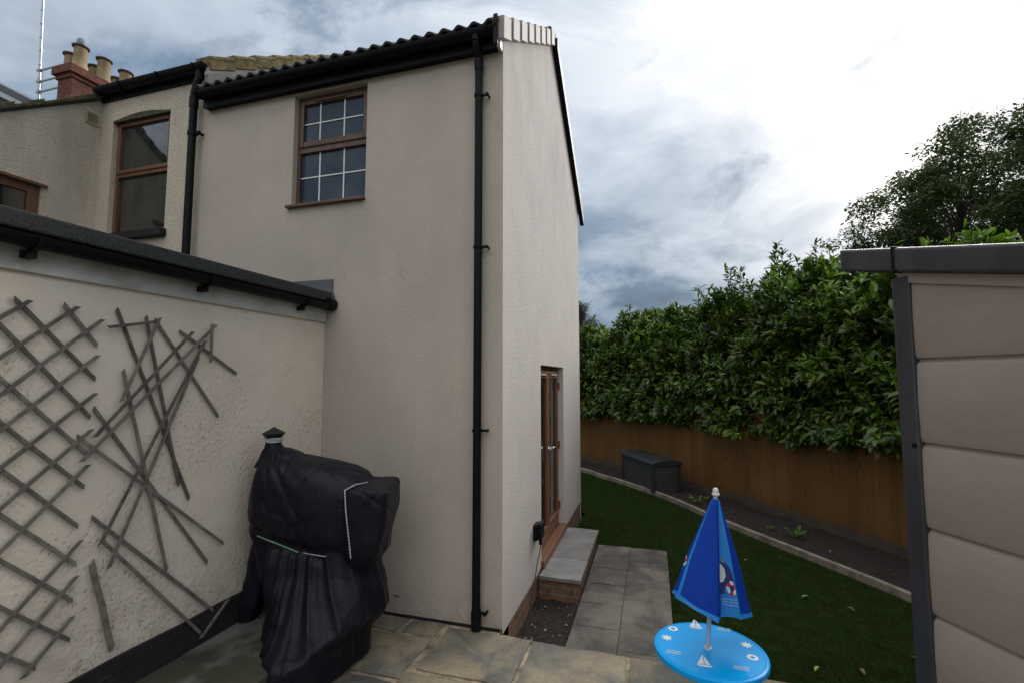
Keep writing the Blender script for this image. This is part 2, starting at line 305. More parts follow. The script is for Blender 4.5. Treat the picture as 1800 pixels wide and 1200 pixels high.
M_grass = leafmat('grass_blade', (0.020, 0.052, 0.008), (0.046, 0.092, 0.018), 1.0, 0.25, 0.0)
M_bark = mat('bark', (0.06, 0.05, 0.04), 0.9, 0.3, 10, bump=1, bscale=30)
M_core = mat('hedge_inner_shade', (0.012, 0.013, 0.007), 0.95, 0.5, 14, bump=2, bscale=18, bdist=0.05)  # near-black colour painted for the shade within the foliage
M_yleaf = mat('fallen_yellow_leaf', (0.33, 0.32, 0.08), 0.6, 0.2, 30)
M_bleaf = mat('fallen_brown_leaf', (0.16, 0.10, 0.045), 0.7, 0.2, 30)
M_gleaf = mat('fallen_pale_green_leaf', (0.25, 0.33, 0.15), 0.6, 0.2, 30)

# ------------------------------------------------------------------ mesh helpers
ORG = {}
def tag(o, label=None, cat=None, group=None, kind=None):
    if label: o['label'] = label
    if cat: o['category'] = cat
    if group: o['group'] = group
    if kind: o['kind'] = kind
    return o
def thing(name, label, cat, loc=(0, 0, 0), group=None):
    o = bpy.data.objects.new(name, None); COL.objects.link(o); o.location = loc; ORG[o.name] = np.array(loc, float)
    o.empty_display_size = 0.1
    return tag(o, label, cat, group)
def link(name, me, parent, org):
    o = bpy.data.objects.new(name, me); COL.objects.link(o)
    if parent is not None: o.parent = parent
    else: o.location = org
    ORG[o.name] = org; return o
class MB:
    def __init__(s): s.v = []; s.f = []; s.m = []
    def add(s, vs, fs, mi=0):
        k = len(s.v); s.v += [tuple(map(float, p)) for p in vs]; s.f += [tuple(i+k for i in f) for f in fs]; s.m += [mi]*len(fs); return s
    def box(s, x0, x1, y0, y1, z0, z1, mi=0):
        return s.obox(((x0+x1)/2, (y0+y1)/2, (z0+z1)/2), (abs(x1-x0)/2, 0, 0), (0, abs(y1-y0)/2, 0), (0, 0, abs(z1-z0)/2), mi)
    def obox(s, c, a, b, d, mi=0):
        c, a, b, d = [np.array(q, float) for q in (c, a, b, d)]
        vs = [c+i*a+j*b+k*d for k in (-1, 1) for j in (-1, 1) for i in (-1, 1)]
        return s.add(vs, [(0, 2, 3, 1), (4, 5, 7, 6), (0, 1, 5, 4), (2, 6, 7, 3), (0, 4, 6, 2), (1, 3, 7, 5)], mi)
    def bar(s, p, q, wv, tv, mi=0):        # bar from p to q, half-width vector wv, half-thickness tv
        p = np.array(p, float); q = np.array(q, float); return s.obox((p+q)/2, (q-p)/2, wv, tv, mi)
    def tube(s, pts, r, n=10, mi=0, caps=True):
        pts = [np.array(p, float) for p in pts]; rs = r if hasattr(r, '__len__') else [r]*len(pts)
        k = len(s.v); ref = None
        for i, p in enumerate(pts):
            d = pts[min(i+1, len(pts)-1)]-pts[max(i-1, 0)]; d = d/(np.linalg.norm(d)+1e-9)
            if ref is None: ref = np.cross(d, (0, 0, 1) if abs(d[2]) < 0.9 else (1, 0, 0))
            ref = ref-d*np.dot(ref, d); ref = ref/(np.linalg.norm(ref)+1e-9); b = np.cross(d, ref)
            for j in range(n):
                a = 2*math.pi*j/n; s.v.append(tuple(p+rs[i]*(math.cos(a)*ref+math.sin(a)*b)))
        for i in range(len(pts)-1):
            for j in range(n):
                s.f.append((k+i*n+j, k+i*n+(j+1) % n, k+(i+1)*n+(j+1) % n, k+(i+1)*n+j)); s.m.append(mi)
        if caps:
            s.f.append(tuple(k+j for j in range(n))[::-1]); s.f.append(tuple(k+(len(pts)-1)*n+j for j in range(n))); s.m += [mi, mi]
        return s
    def lathe(s, prof, c=(0, 0, 0), n=32, mi=0, caps=True):
        return s.tube([(c[0], c[1], c[2]+z) for r, z in prof], [r for r, z in prof], n, mi, caps) if False else s._lathe(prof, c, n, mi, caps)
    def _lathe(s, prof, c, n, mi, caps):
        k = len(s.v)
        for r, z in prof:
            for j in range(n):
                a = 2*math.pi*j/n; s.v.append((c[0]+r*math.cos(a), c[1]+r*math.sin(a), c[2]+z))
        for i in range(len(prof)-1):
            for j in range(n):
                s.f.append((k+i*n+j, k+i*n+(j+1) % n, k+(i+1)*n+(j+1) % n, k+(i+1)*n+j)); s.m.append(mi)
        if caps:
            s.f.append(tuple(k+j for j in range(n))[::-1]); s.f.append(tuple(k+(len(prof)-1)*n+j for j in range(n))); s.m += [mi, mi]
        return s
    def prism(s, poly, vec, mi=0):         # 3-D polygon extruded along vec
        n = len(poly); a = [np.array(p, float) for p in poly]; b = [p+np.array(vec, float) for p in a]
        return s.add(a+b, [tuple(range(n))[::-1], tuple(range(n, 2*n))]+[(i, (i+1) % n, n+(i+1) % n, n+i) for i in range(n)], mi)
    def build(s, name, mats, parent=None, smooth=False, bevel=0.0, fix=True, seg=2):
        if not isinstance(mats, (list, tuple)): mats = [mats]
        V = np.array(s.v, float)
        org = ORG[parent.name] if parent is not None else np.array([(V[:, 0].min()+V[:, 0].max())/2, (V[:, 1].min()+V[:, 1].max())/2, V[:, 2].min()])
        me = bpy.data.meshes.new(name); me.from_pydata((V-org).tolist(), [], s.f)
        for m_ in mats: me.materials.append(m_)
        if len(mats) > 1: me.polygons.foreach_set('material_index', s.m)
        if fix:
            bm = bmesh.new(); bm.from_mesh(me); bmesh.ops.recalc_face_normals(bm, faces=bm.faces); bm.to_mesh(me); bm.free()
        if smooth:
            me.polygons.foreach_set('use_smooth', [True]*len(me.polygons))
            try: me.set_sharp_from_angle(angle=math.radians(38))
            except Exception: pass
        o = link(name, me, parent, org)
        if bevel:
            md = o.modifiers.new('bevel', 'BEVEL'); md.width = bevel; md.segments = seg; md.limit_method = 'ANGLE'; md.angle_limit = math.radians(40)
        return o
def np_mesh(name, V, F, mat_, parent=None, smooth=False):
    """V (n,3), F (m,k) constant k"""
    org = ORG[parent.name] if parent is not None else np.array([V[:, 0].mean(), V[:, 1].mean(), V[:, 2].min()])
    me = bpy.data.meshes.new(name); V = (V-org).astype(np.float32)
    me.vertices.add(len(V)); me.vertices.foreach_set('co', V.ravel())
    k = F.shape[1]; me.loops.add(F.size); me.loops.foreach_set('vertex_index', F.astype(np.int32).ravel())
    me.polygons.add(len(F)); me.polygons.foreach_set('loop_start', np.arange(0, F.size, k, dtype=np.int32))
    me.update(calc_edges=True); me.materials.append(mat_)
    if smooth: me.polygons.foreach_set('use_smooth', np.ones(len(F), bool))
    return link(name, me, parent, org)
def norm(a): return a/(np.linalg.norm(a, axis=-1, keepdims=True)+1e-9)
def leaves(name, P, D, U, L, Wd, mat_, parent=None, fold=0.25, droop=0.18):
    """leaf blades: base P, direction D, face normal U; two folded halves with a mid row, quads"""
    n = len(P); D = norm(D); Sd = norm(np.cross(D, U)); Nn = np.cross(Sd, D)
    L = L[:, None]; Wd = Wd[:, None]
    b = P; c1 = P+D*L*0.35-Nn*L*0.02; c2 = P+D*L*0.72-Nn*L*droop*0.45; t = P+D*L-Nn*L*droop
    l1 = c1-Sd*Wd*0.48+Nn*Wd*fold; r1 = c1+Sd*Wd*0.48+Nn*Wd*fold
    l2 = c2-Sd*Wd*0.42+Nn*Wd*fold*0.8; r2 = c2+Sd*Wd*0.42+Nn*Wd*fold*0.8
    V = np.stack([b, l1, c1, r1, l2, c2, r2, t], 1).reshape(-1, 3)
    F = np.array([[0, 2, 1, 1], [0, 3, 2, 2], [1, 2, 5, 4], [2, 3, 6, 5], [4, 5, 7, 7], [5, 6, 7, 7]])
    T = np.array([[0, 2, 1], [0, 3, 2], [1, 2, 5], [1, 5, 4], [2, 3, 6], [2, 6, 5], [4, 5, 7], [5, 6, 7]])
    FF = (T[None]+(np.arange(n)*8)[:, None, None]).reshape(-1, 3)
    return np_mesh(name, V, FF, mat_, parent, smooth=True)
def small_leaves(name, P, D, U, L, Wd, mat_, parent=None):
    n = len(P); D = norm(D); Sd = norm(np.cross(D, U)); Nn = np.cross(Sd, D); L = L[:, None]; Wd = Wd[:, None]
    V = np.stack([P, P+D*L*0.5-Sd*Wd*0.5+Nn*Wd*0.2, P+D*L, P+D*L*0.5+Sd*Wd*0.5+Nn*Wd*0.2], 1).reshape(-1, 3)
    T = np.array([[0, 2, 1], [0, 3, 2]])
    return np_mesh(name, V, (T[None]+(np.arange(n)*4)[:, None, None]).reshape(-1, 3), mat_, parent)

X0, Y0, XF = -1.148, 3.621, 7.80            # extension corner, side-wall plane, far gable corner
XA, XL = -2.84, -5.93                       # annex wall plane, old house wall plane
RIDGE_Y, EAVE_Z, RIDGE_Z = 5.70, 4.74, 6.30

# ================================================================== SETTING
def struct(o): o['kind'] = 'structure'; return o
GZ = -0.25
b = MB(); b.add([(-300, -300, GZ-0.06), (300, -300, GZ-0.06), (300, 300, GZ-0.06), (-300, 300, GZ-0.06)], [(0, 1, 2, 3)])
struct(b.build('ground', M_ground, fix=False))
# kerb line of the lawn (top of edging z=-0.17)
KP = [(1020, 822), (1055, 833), (1090, 843), (1165, 868), (1240, 900), (1300, 925), (1400, 964), (1500, 1003), (1605, 1046)]
KP = [at(x, y, 2, -0.17)[:2] for x, y in KP]
KP = [np.array([-5.2, 12.6]), np.array([-3.0, 12.1])]+KP+[np.array([2.95, 4.6]), np.array([3.5, 3.4]), np.array([4.0, 1.5])]
def dense(P, step=0.12):
    P = [np.array(p, float) for p in P]; out = []
    for i in range(len(P)-1):
        p0 = P[max(i-1, 0)]; p1, p2 = P[i], P[i+1]; p3 = P[min(i+2, len(P)-1)]
        n = max(2, int(np.linalg.norm(p2-p1)/step))
        for k in range(n):
            t = k/n; out.append(0.5*((2*p1)+(-p0+p2)*t+(2*p0-5*p1+4*p2-p3)*t*t+(-p0+3*p1-3*p2+p3)*t**3))
    return np.array(out+[P[-1]])
KD = dense(KP)
def offs(D, d):
    t = np.gradient(D, axis=0); t = norm(t); return D+np.stack([-t[:, 1], t[:, 0]], 1)*d   # + = away from the lawn
# lawn: polygon between house and kerb
b = MB()
K2 = KD[::3]
V = [(p[0], p[1], GZ) for p in K2]+[(4.0, 1.0, GZ), (0.6, 1.0, GZ), (0.5, 3.3, GZ), (0.14, 3.3, GZ), (0.14, 6.42, GZ), (-1.09, 6.42, GZ), (-1.09, 7.9, GZ), (-5.2, 7.9, GZ)]
b.add(V, [tuple(range(len(V)))[::-1]])
struct(b.build('lawn', M_lawn, fix=False))
# flower bed soil between kerb and fence
FP = [(1020, 812), (1090, 828), (1205, 858), (1285, 882), (1330, 897), (1400, 920), (1500, 953), (1600, 990)]
FP = [at(x, y, 2, -0.25)[:2] for x, y in FP]
FP = [np.array([-6.0, 13.6]), np.array([-3.8, 13.4])]+FP+[np.array([3.45, 5.6]), np.array([4.1, 4.0]), np.array([4.7, 1.8])]
FD = dense(FP); FN = offs(FD, 0.12)
n_ = 130
ki = KD[np.linspace(0, len(KD)-1, n_).astype(int)]; fi = FN[np.linspace(0, len(FN)-1, n_).astype(int)]
b = MB(); vs = []; fs = []
R_ = 9
for i in range(n_):
    for j in range(R_):
        t = j/(R_-1); p = ki[i]*(1-t)+fi[i]*t
        vs.append((p[0], p[1], -0.205+0.03*noise.noise(Vector((p[0]*3, p[1]*3, 0)))+0.02*noise.noise(Vector((p[0]*11, p[1]*11, 3)))))
for i in range(n_-1):
    for j in range(R_-1): k = i*R_+j; fs.append((k, k+R_, k+R_+1, k+1))
b.add(vs, fs); o = b.build('flower_bed', M_soil, smooth=True); struct(o)
# kerb edging boards
b = MB()
A = KD; B_ = offs(KD, 0.055)
vs = []; fs = []
for i in range(len(A)):
    vs += [(A[i][0], A[i][1], -0.33), (A[i][0], A[i][1], -0.17), (B_[i][0], B_[i][1], -0.165), (B_[i][0], B_[i][1], -0.33)]
for i in range(len(A)-1):
    k = i*4
    for j in range(4): fs.append((k+j, k+(j+1) % 4, k+4+(j+1) % 4, k+4+j))
b.add(vs, fs); struct(b.build('kerb', M_kerb, bevel=0.006))

# upper patio: sub-base, pointing and riven slabs
PE = 3.545                                   # patio front edge
b = MB(); b.box(-2.18, 3.2, -7, PE, -0.7, -0.016); b.box(-2.18, X0-0.01, PE, 3.60, -0.7, -0.016)
b.box(X0+0.03, -0.70, PE-0.02, PE+0.004, -0.45, -0.01)
struct(b.build('patio', M_point))
def slab(mb, x0, x1, y0, y1, z, th=0.04, gap=0.015, jit=0.006, nx=None):
    x0 += gap; x1 -= gap; y0 += gap; y1 -= gap
    nx = nx or max(3, int((x1-x0)/0.06)); ny = max(3, int((y1-y0)/0.06)); seed = random.random()*100
    vs = []; fs = []
    for j in range(ny+1):
        for i in range(nx+1):
            x = x0+(x1-x0)*i/nx; y = y0+(y1-y0)*j/ny; e = (i in (0, nx)) or (j in (0, ny))
            zz = z+0.006*noise.noise(Vector((x*4+seed, y*4, seed)))
            if i in (0, nx): x += jit*noise.noise(Vector((y*9, seed, x)))*2
            if j in (0, ny): y += jit*noise.noise(Vector((x*9, seed, y)))*2
            if e: zz -= 0.007
            vs.append((x, y, zz))
    N0 = len(vs)
    for j in range(ny):
        for i in range(nx): k = j*(nx+1)+i; fs.append((k, k+1, k+nx+2, k+nx+1))
    ring = [i for i in range(nx+1)]+[j*(nx+1)+nx for j in range(1, ny+1)]+[ny*(nx+1)+i for i in range(nx-1, -1, -1)]+[j*(nx+1) for j in range(ny-1, 0, -1)]
    for r in ring: vs.append((vs[r][0], vs[r][1], z-th))
    n = len(ring)
    for a in range(n): fs.append((ring[a], N0+a, N0+(a+1) % n, ring[(a+1) % n]))
    mb.add(vs, fs)
b = MB()
for x0, x1, y0, y1 in [(-1.57, -0.89, 2.99, 3.60-0.035), (-0.89, -0.20, 3.02, 3.555), (-0.20, 0.48, 2.95, 3.55), (0.48, 1.2, 3.1, 3.55), (1.2, 1.9, 2.9, 3.55), (1.9, 2.6, 3.0, 3.55), (2.6, 3.2, 2.9, 3.55),
    (-2.165, -1.60, 2.86, 3.37), (-1.90, -1.60, 3.38, 3.60), (-2.165, -1.91, 3.38, 3.60), (-1.62, -1.05, 2.38, 2.97), (-1.05, -0.35, 2.40, 2.97), (-0.35, 0.48, 2.4, 2.94), (0.48, 1.2, 2.4, 3.08), (-2.165, -1.62, 2.4, 2.85)]:
    slab(b, x0, x1, y0, y1, 0.0)
y = 2.38
while y > -6.5:
    x = -2.165; hgt = random.choice([0.45, 0.6])
    while x < 3.1:
        wd = random.choice([0.45, 0.6, 0.75]); x1 = min(x+wd, 3.2); slab(b, x, x1, max(y-hgt, -7), y, 0.0); x = x1
    y -= hgt
struct(b.build('patio_slabs', M_slab, smooth=True, fix=False))
# raised concrete strip along the annex
b = MB(); b.box(-3.0, -2.17, -7, Y0-0.005, -0.6, 0.22); struct(b.build('concrete_strip', M_conc, bevel=0.01))
# lower path in grey slabs
b = MB(); b.box(-0.72, 0.125, 3.548, 6.40, -0.5, -0.245); struct(b.build('path_bed', M_point))
b = MB()
ys = [3.56, 4.0, 4.45, 4.90, 5.33, 5.79, 6.39]
for i in range(6):
    slab(b, -0.315, 0.125, ys[i], ys[i+1], -0.215, gap=0.004, jit=0.002)
ys = [3.56, 3.86, 4.30, 4.75, 5.20, 5.64, 6.05, 6.39]
for i in range(7):
    slab(b, -0.72, -0.315, ys[i], ys[i+1], -0.215, gap=0.004, jit=0.002)
struct(b.build('path', M_path, smooth=True, fix=False))
# soil pit beside the gable wall
b = MB(); n = 26; vs = []; fs = []
for j in range(n+1):
    for i in range(n+1):
        x = X0-0.02+(0.46+0.02)*i/n; y = 3.50+1.30*j/n
        vs.append((x, y, -0.27+0.02*noise.noise(Vector((x*9, y*9, 1)))+0.012*noise.noise(Vector((x*31, y*31, 1)))))
for j in range(n):
    for i in range(n): k = j*(n+1)+i; fs.append((k, k+1, k+n+2, k+n+1))
b.add(vs, fs); struct(b.build('soil_pit', M_soil, smooth=True, fix=False))
# stones on the soil
for k in range(26):
    x, y = random.uniform(-1.08, -0.76), random.uniform(3.7, 4.7); r = random.uniform(0.006, 0.014)
    s_ = MB(); s_.lathe([(r*0.3, -r*0.4), (r, 0), (r*0.5, r*0.5)], (x, y, -0.255), 6)
    o = s_.build('pebble', mat('pale_pebble', (0.32, 0.30, 0.27), 0.8), smooth=False); tag(o, 'tiny pale pebble lying on the dark soil beside the doorstep', 'pebble', 'pebbles on the soil patch')
# grass blades
def in_poly(P, poly):
    x, y = P[:, 0], P[:, 1]; c = np.zeros(len(P), bool); n = len(poly)
    for i in range(n):
        x1, y1 = poly[i]; x2, y2 = poly[(i+1) % n]
        k = ((y1 > y) != (y2 > y)) & (x < (x2-x1)*(y-y1)/((y2-y1) or 1e-9)+x1); c ^= k
    return c
poly = [tuple(p) for p in KD[::4]]+[(3.3, 3.56), (0.14, 3.56), (0.14, 6.40), (-1.10, 6.42), (-1.10, 7.85), (-3, 7.9)]
N = 210000
P = np.stack([rng.uniform(-3, 4, N), 3.5+8.8*rng.random(N)**1.25, np.full(N, GZ)], 1)
P = P[in_poly(P, poly)]; n = len(P)
hgt = rng.uniform(0.018, 0.042, n)*(0.8+0.35*np.array([noise.noise(Vector((p[0]*1.3, p[1]*1.3, 0))) for p in P])); a = rng.uniform(0, 6.283, n)
T = np.stack([np.cos(a), np.sin(a), np.zeros(n)], 1); ln = rng.normal(0, 0.35, (n, 2))
tip = P+np.stack([ln[:, 0]*hgt, ln[:, 1]*hgt, hgt], 1)
V = np.stack([P-T*0.0022, P+T*0.0022, tip], 1).reshape(-1, 3); F = np.arange(n*3).reshape(-1, 3)
o = np_mesh('grass', V, F, M_grass); o['kind'] = 'stuff'

# ================================================================== EXTENSION HOUSE
ext = thing('rendered_extension', 'two storey grey beige rendered house extension with black gutter and steep gable', 'house', (X0, Y0, 0))
def wall(mb, o3, du, dv, nrm, W_, H_, holes, depth, mi=0):
    """rectangular wall face with rectangular holes (u0,u1,v0,v1) and reveals going inwards"""
    o3, du, dv, nrm = [np.array(q, float) for q in (o3, du, dv, nrm)]
    us = sorted({0, W_, *[h[0] for h in holes], *[h[1] for h in holes]}); vs_ = sorted({0, H_, *[h[2] for h in holes], *[h[3] for h in holes]})
    for i in range(len(us)-1):
        for j in range(len(vs_)-1):
            uc, vc = (us[i]+us[i+1])/2, (vs_[j]+vs_[j+1])/2
            if any(h[0] < uc < h[1] and h[2] < vc < h[3] for h in holes): continue
            mb.add([o3+du*us[i]+dv*vs_[j], o3+du*us[i+1]+dv*vs_[j], o3+du*us[i+1]+dv*vs_[j+1], o3+du*us[i]+dv*vs_[j+1]], [(0, 1, 2, 3)], mi)
    for (a, b2, c, d) in holes:
        q = [o3+du*a+dv*c, o3+du*b2+dv*c, o3+du*b2+dv*d, o3+du*a+dv*d]
        for k in range(4):
            p, r = q[k], q[(k+1) % 4]; mb.add([p, r, r-nrm*depth, p-nrm*depth], [(0, 1, 2, 3)], mi)
XW = -4.40
b = MB()
wall(b, (XW, Y0, 0.0), (1, 0, 0), (0, 0, 1), (0, -1, 0), X0-XW, 4.76, [(-3.262-XW, -2.456-XW, 3.545, 4.64)], 0.14, 0)
# gable with the door opening
wall(b, (X0, Y0, -0.04), (0, 1, 0), (0, 0, 1), (1, 0, 0), XF-Y0, 4.80, [(4.97-Y0, 6.31-Y0, 0.06, 2.105)], 0.16, 1)
b.add([(X0, Y0, 4.76), (X0, XF, 4.76), (X0, XF, 4.86), (X0, RIDGE_Y, 6.30), (X0, Y0, 4.85)], [(0, 1, 2, 3, 4)], 1)
b.add([(XW, XF, -0.3), (X0, XF, -0.3), (X0, XF, 4.76), (XW, XF, 4.76)], [(0, 1, 2, 3)], 0)
b.add([(XW, Y0, 4.76), (XW, XF, 4.76), (XW, RIDGE_Y, RIDGE_Z)], [(0, 1, 2)], 0)
b.build('wall', [M_side, M_gable], ext, fix=False)
# interior darkness: floor and back partition are real room surfaces
b = MB(); b.box(XW+0.05, X0-0.02, 3.72, 7.7, -0.05, -0.01); b.box(XW+0.05, X0-0.3, 3.80, 7.7, 2.5, 2.6); b.box(-2.6, -2.5, 3.9, 7.7, -0.01, 2.5)
b.build('interior', mat('interior_paint', (0.25, 0.24, 0.22), 0.8), ext)
b = MB(); b.box(XW, X0-0.012, Y0+0.02, Y0+0.2, -0.3, 0.0); b.box(X0-0.25, X0-0.012, Y0+0.03, XF-0.01, -0.35, -0.04)
b.build('plinth', M_brick, ext)
b = MB(); b.box(-2.16, X0-0.03, Y0-0.006, Y0+0.018, -0.2, -0.002); b.build('dark_joint', M_plinth, ext)

# roof tiles: two rolls per tile, stepped courses
def pantiles(x0, x1, ya, za, yb, zb, period=0.135, amp=0.016, course=0.30, seed=0):
    L = math.hypot(yb-ya, zb-za); nc = max(1, round(L/course)); sl = np.array([0, yb-ya, zb-za])/L
    nn = np.array([0, -(zb-za), (yb-ya)])/L
    if nn[2] < 0: nn = -nn
    nx = int((x1-x0)/period*12); mb = MB(); vs = []; fs = []
    rows = []
    for c in range(nc):
        rows += [(c*L/nc, 0.020), ((c+1)*L/nc+0.004, 0.002)]
    for s_, lift in rows:
        for i in range(nx+1):
            x = x0+(x1-x0)*i/nx; ph = (x/period) % 1.0
            prof = amp*2.0*(0.5+0.5*math.cos(ph*2*math.pi))**0.9
            p = np.array([x, ya, za])+sl*s_+nn*(prof+lift); vs.append(tuple(p))
    for r in range(len(rows)-1):
        for i in range(nx): k = r*(nx+1)+i; fs.append((k, k+1, k+nx+2, k+nx+1))
    nb = len(vs)
    for i in range(nx+1):                    # thickness at the eave
        q = np.array(vs[i])-nn*0.022; vs.append(tuple(q))
    for i in range(nx): fs.append((i, nb+i, nb+i+1, i+1))
    mb.add(vs, fs); return mb
EY = 3.47                                    # eave overhang line
SL = (RIDGE_Z-EAVE_Z)/(RIDGE_Y-Y0); zE = 4.802; ZR = 6.345
mb = pantiles(-4.36, X0+0.015, EY, zE, RIDGE_Y, ZR)
m2 = pantiles(-4.36, X0+0.015, 2*RIDGE_Y-EY+0.1, zE-0.06, RIDGE_Y, ZR); mb.add(m2.v, m2.f)
mb.add([(-4.36, EY+0.02, zE-0.03), (X0, EY+0.02, zE-0.03), (X0, RIDGE_Y, ZR-0.03), (-4.36, RIDGE_Y, ZR-0.03)], [(0, 1, 2, 3)])
roof = mb.build('roof', M_tile, ext, fix=False)
b = MB()
for i in range(8):
    x = -4.34+i*0.4
    b.add([(x+dx, RIDGE_Y+0.10*math.cos(a), ZR+0.0+0.085*math.sin(a)) for dx in (0, 0.39) for a in np.linspace(0, math.pi, 9)], [(j, j+1, j+10, j+9) for j in range(8)])
b.build('ridge_tiles', M_tile, roof, smooth=True)
# dry verge caps, near and far slope
cs, sn = math.cos(math.atan(SL)), math.sin(math.atan(SL))
def verge(mb, yA, zA, yB, zB, n, depth, sideways):
    dy, dz_ = (yB-yA)/n, (zB-zA)/n
    for i in range(n):
        y, z = yA+dy*i, zA+dz_*i; gp = 0.008
        lift = 0.0
        # each cap: tapering box; lower end proud of the one below
        for (xa, xb, t, u) in ((X0+0.006, X0+0.042, 0, 1),):
            y2, z2 = y+dy*0.985, z+dz_*0.985
            o1, o2 = 0.016, 0.0
            q = []
            for (yy, zz, ou) in ((y, z, o1), (y2, z2, o2)):
                q += [(xa, yy, zz+0.03+ou-depth), (xb+ou, yy, zz+0.03+ou-depth), (xb+ou, yy, zz+0.03+ou), (xa-0.07, yy, zz+0.035+ou)]
            mb.add(q, [(0, 1, 2, 3), (4, 7, 6, 5), (0, 4, 5, 1), (1, 5, 6, 2), (2, 6, 7, 3), (3, 7, 4, 0)])
b = MB(); verge(b, EY-0.005, zE+0.015, RIDGE_Y, ZR, 8, 0.20, 1)
b.build('near_verge_caps', M_cap, ext, bevel=0.006)
b = MB(); verge(b, 2*RIDGE_Y-EY+0.1, zE-0.06, RIDGE_Y+0.02, ZR, 8, 0.075, 1)
b.build('far_verge_caps', M_cap, ext, bevel=0.006)
b = MB(); yb_, zb_ = 2*RIDGE_Y-EY+0.1, zE-0.06
b.prism([(X0+0.004, RIDGE_Y+0.02, ZR-0.05), (X0+0.004, RIDGE_Y+0.02, ZR-0.20), (X0+0.004, yb_, zb_-0.20), (X0+0.004, yb_, zb_-0.05)], (0.066, 0, 0))
b.build('verge_shade_strip', M_pvc, ext)  # black strip in place of the shade under the far verge overhang
# black end plate at the near verge foot
b = MB(); b.box(X0-0.03, X0+0.008, EY-0.03, EY-0.004, zE-0.19, zE+0.07); b.build('verge_end_plate', M_pvc, ext, bevel=0.006)
# boxed eaves: fascia + soffit, gutter, white end piece
FY = 3.545
b = MB(); b.box(-4.33, X0-0.035, FY, FY+0.02, 4.655, 4.77); b.box(-4.33, X0-0.035, FY+0.02, Y0-0.003, 4.665, 4.68)
b.build('fascia', M_pvc, ext, bevel=0.003)
b = MB(); b.box(X0-0.034, X0-0.004, FY+0.002, Y0-0.004, 4.66, 4.775); b.build('soffit_end', M_white, ext, bevel=0.004)
def gutter(mb, p, q, r, dirv, z, seg=9, th=0.004):
    """half-round gutter from p to q (xy), centre height z"""
    p = np.array(p, float); q = np.array(q, float); s_ = np.array(dirv, float)
    k = len(mb.v); vs = []
    for e in (p, q):
        for rr in (r, r-th):
            for i in range(seg+1):
                a = math.pi+math.pi*i/seg
                vs.append((e[0]+s_[0]*rr*math.cos(a), e[1]+s_[1]*rr*math.cos(a), z+rr*math.sin(a)))
    n = seg+1; fs = []
    for i in range(seg):
        fs += [(i, i+1, 2*n+i+1, 2*n+i), (n+i, 3*n+i, 3*n+i+1, n+i+1), (i, n+i, n+i+1, i+1), (2*n+i, 2*n+i+1, 3*n+i+1, 3*n+i)]
    fs += [(0, 2*n, 3*n, n), (seg, n+seg, 3*n+seg, 2*n+seg)]
    mb.add(vs, fs)
    for e in (p, q):
        mb.add([(e[0], e[1], z)]+[(e[0]+s_[0]*r*math.cos(math.pi+math.pi*i/seg), e[1]+s_[1]*r*math.cos(math.pi+math.pi*i/seg), z+r*math.sin(math.pi+math.pi*i/seg)) for i in range(seg+1)], [tuple(range(seg+2))])
b = MB(); gutter(b, (-4.345, 3.488), (X0-0.005, 3.488), 0.056, (0, 1, 0), 4.782); gt = b.build('gutter', M_pvc, ext, smooth=True, fix=False)
for x in (-4.30, -3.5, -2.7, -1.9, -1.24):
    b = MB(); b.tube([(x+dx, 3.488+0.061*math.cos(a), 4.782+0.061*math.sin(a)) for dx in (0,) for a in np.linspace(math.pi, 2*math.pi, 8)], 0.008, 6)
    b.build('gutter_bracket', M_pvc, gt, smooth=True)
# downpipe with swan neck
PX, PY = -1.343, Y0-0.055
b = MB(); b.tube([(PX, 3.488, 4.75), (PX, 3.488, 4.70), (PX, 3.492, 4.675), (PX+0.002, 3.545, 4.615), (PX, PY, 4.59), (PX, PY, 4.54)], 0.031, 14)
b.tube([(PX, PY, 4.60), (PX, PY, 0.0)], 0.033, 18)
b.tube([(PX, 3.488, 4.70), (PX, 3.488, 4.76)], 0.040, 16); b.tube([(PX, PY, 4.50), (PX, PY, 4.59)], 0.038, 16)
b.tube([(PX, PY, 0.0), (PX, PY, 0.10)], 0.039, 16)
pipe = b.build('downpipe', M_pvc, ext, smooth=True)
for z in (4.28, 2.985-0.0, 1.51, 0.12):
    b = MB(); b.tube([(PX, PY, z-0.012), (PX, PY, z+0.012)], 0.040, 16); b.box(PX+0.03, PX+0.085, PY+0.004, PY+0.014, z-0.01, z+0.01)
    b.tube([(PX+0.075, PY-0.02, z), (PX+0.075, Y0, z)], 0.009, 8); b.box(PX-0.02, PX+0.02, PY+0.03, Y0, z-0.01, z+0.01)
    b.build('pipe_bracket', M_pvc, pipe, smooth=True)

def ring(mb, a, b_, c, d, w_, pl, y0, y1):     # rectangular frame a..b x c..d of bar width w_
    def bx(u0, u1, v0, v1):
        if pl == 'Y': mb.box(u0, u1, y0, y1, v0, v1)
        else: mb.box(y0, y1, u0, u1, v0, v1)
    wl, wr, wb, wt = w_ if hasattr(w_, '__len__') else (w_,)*4
    bx(a, a+wl, c, d); bx(b_-wr, b_, c, d); bx(a+wl, b_-wr, c, c+wb); bx(a+wl, b_-wr, d-wt, d)
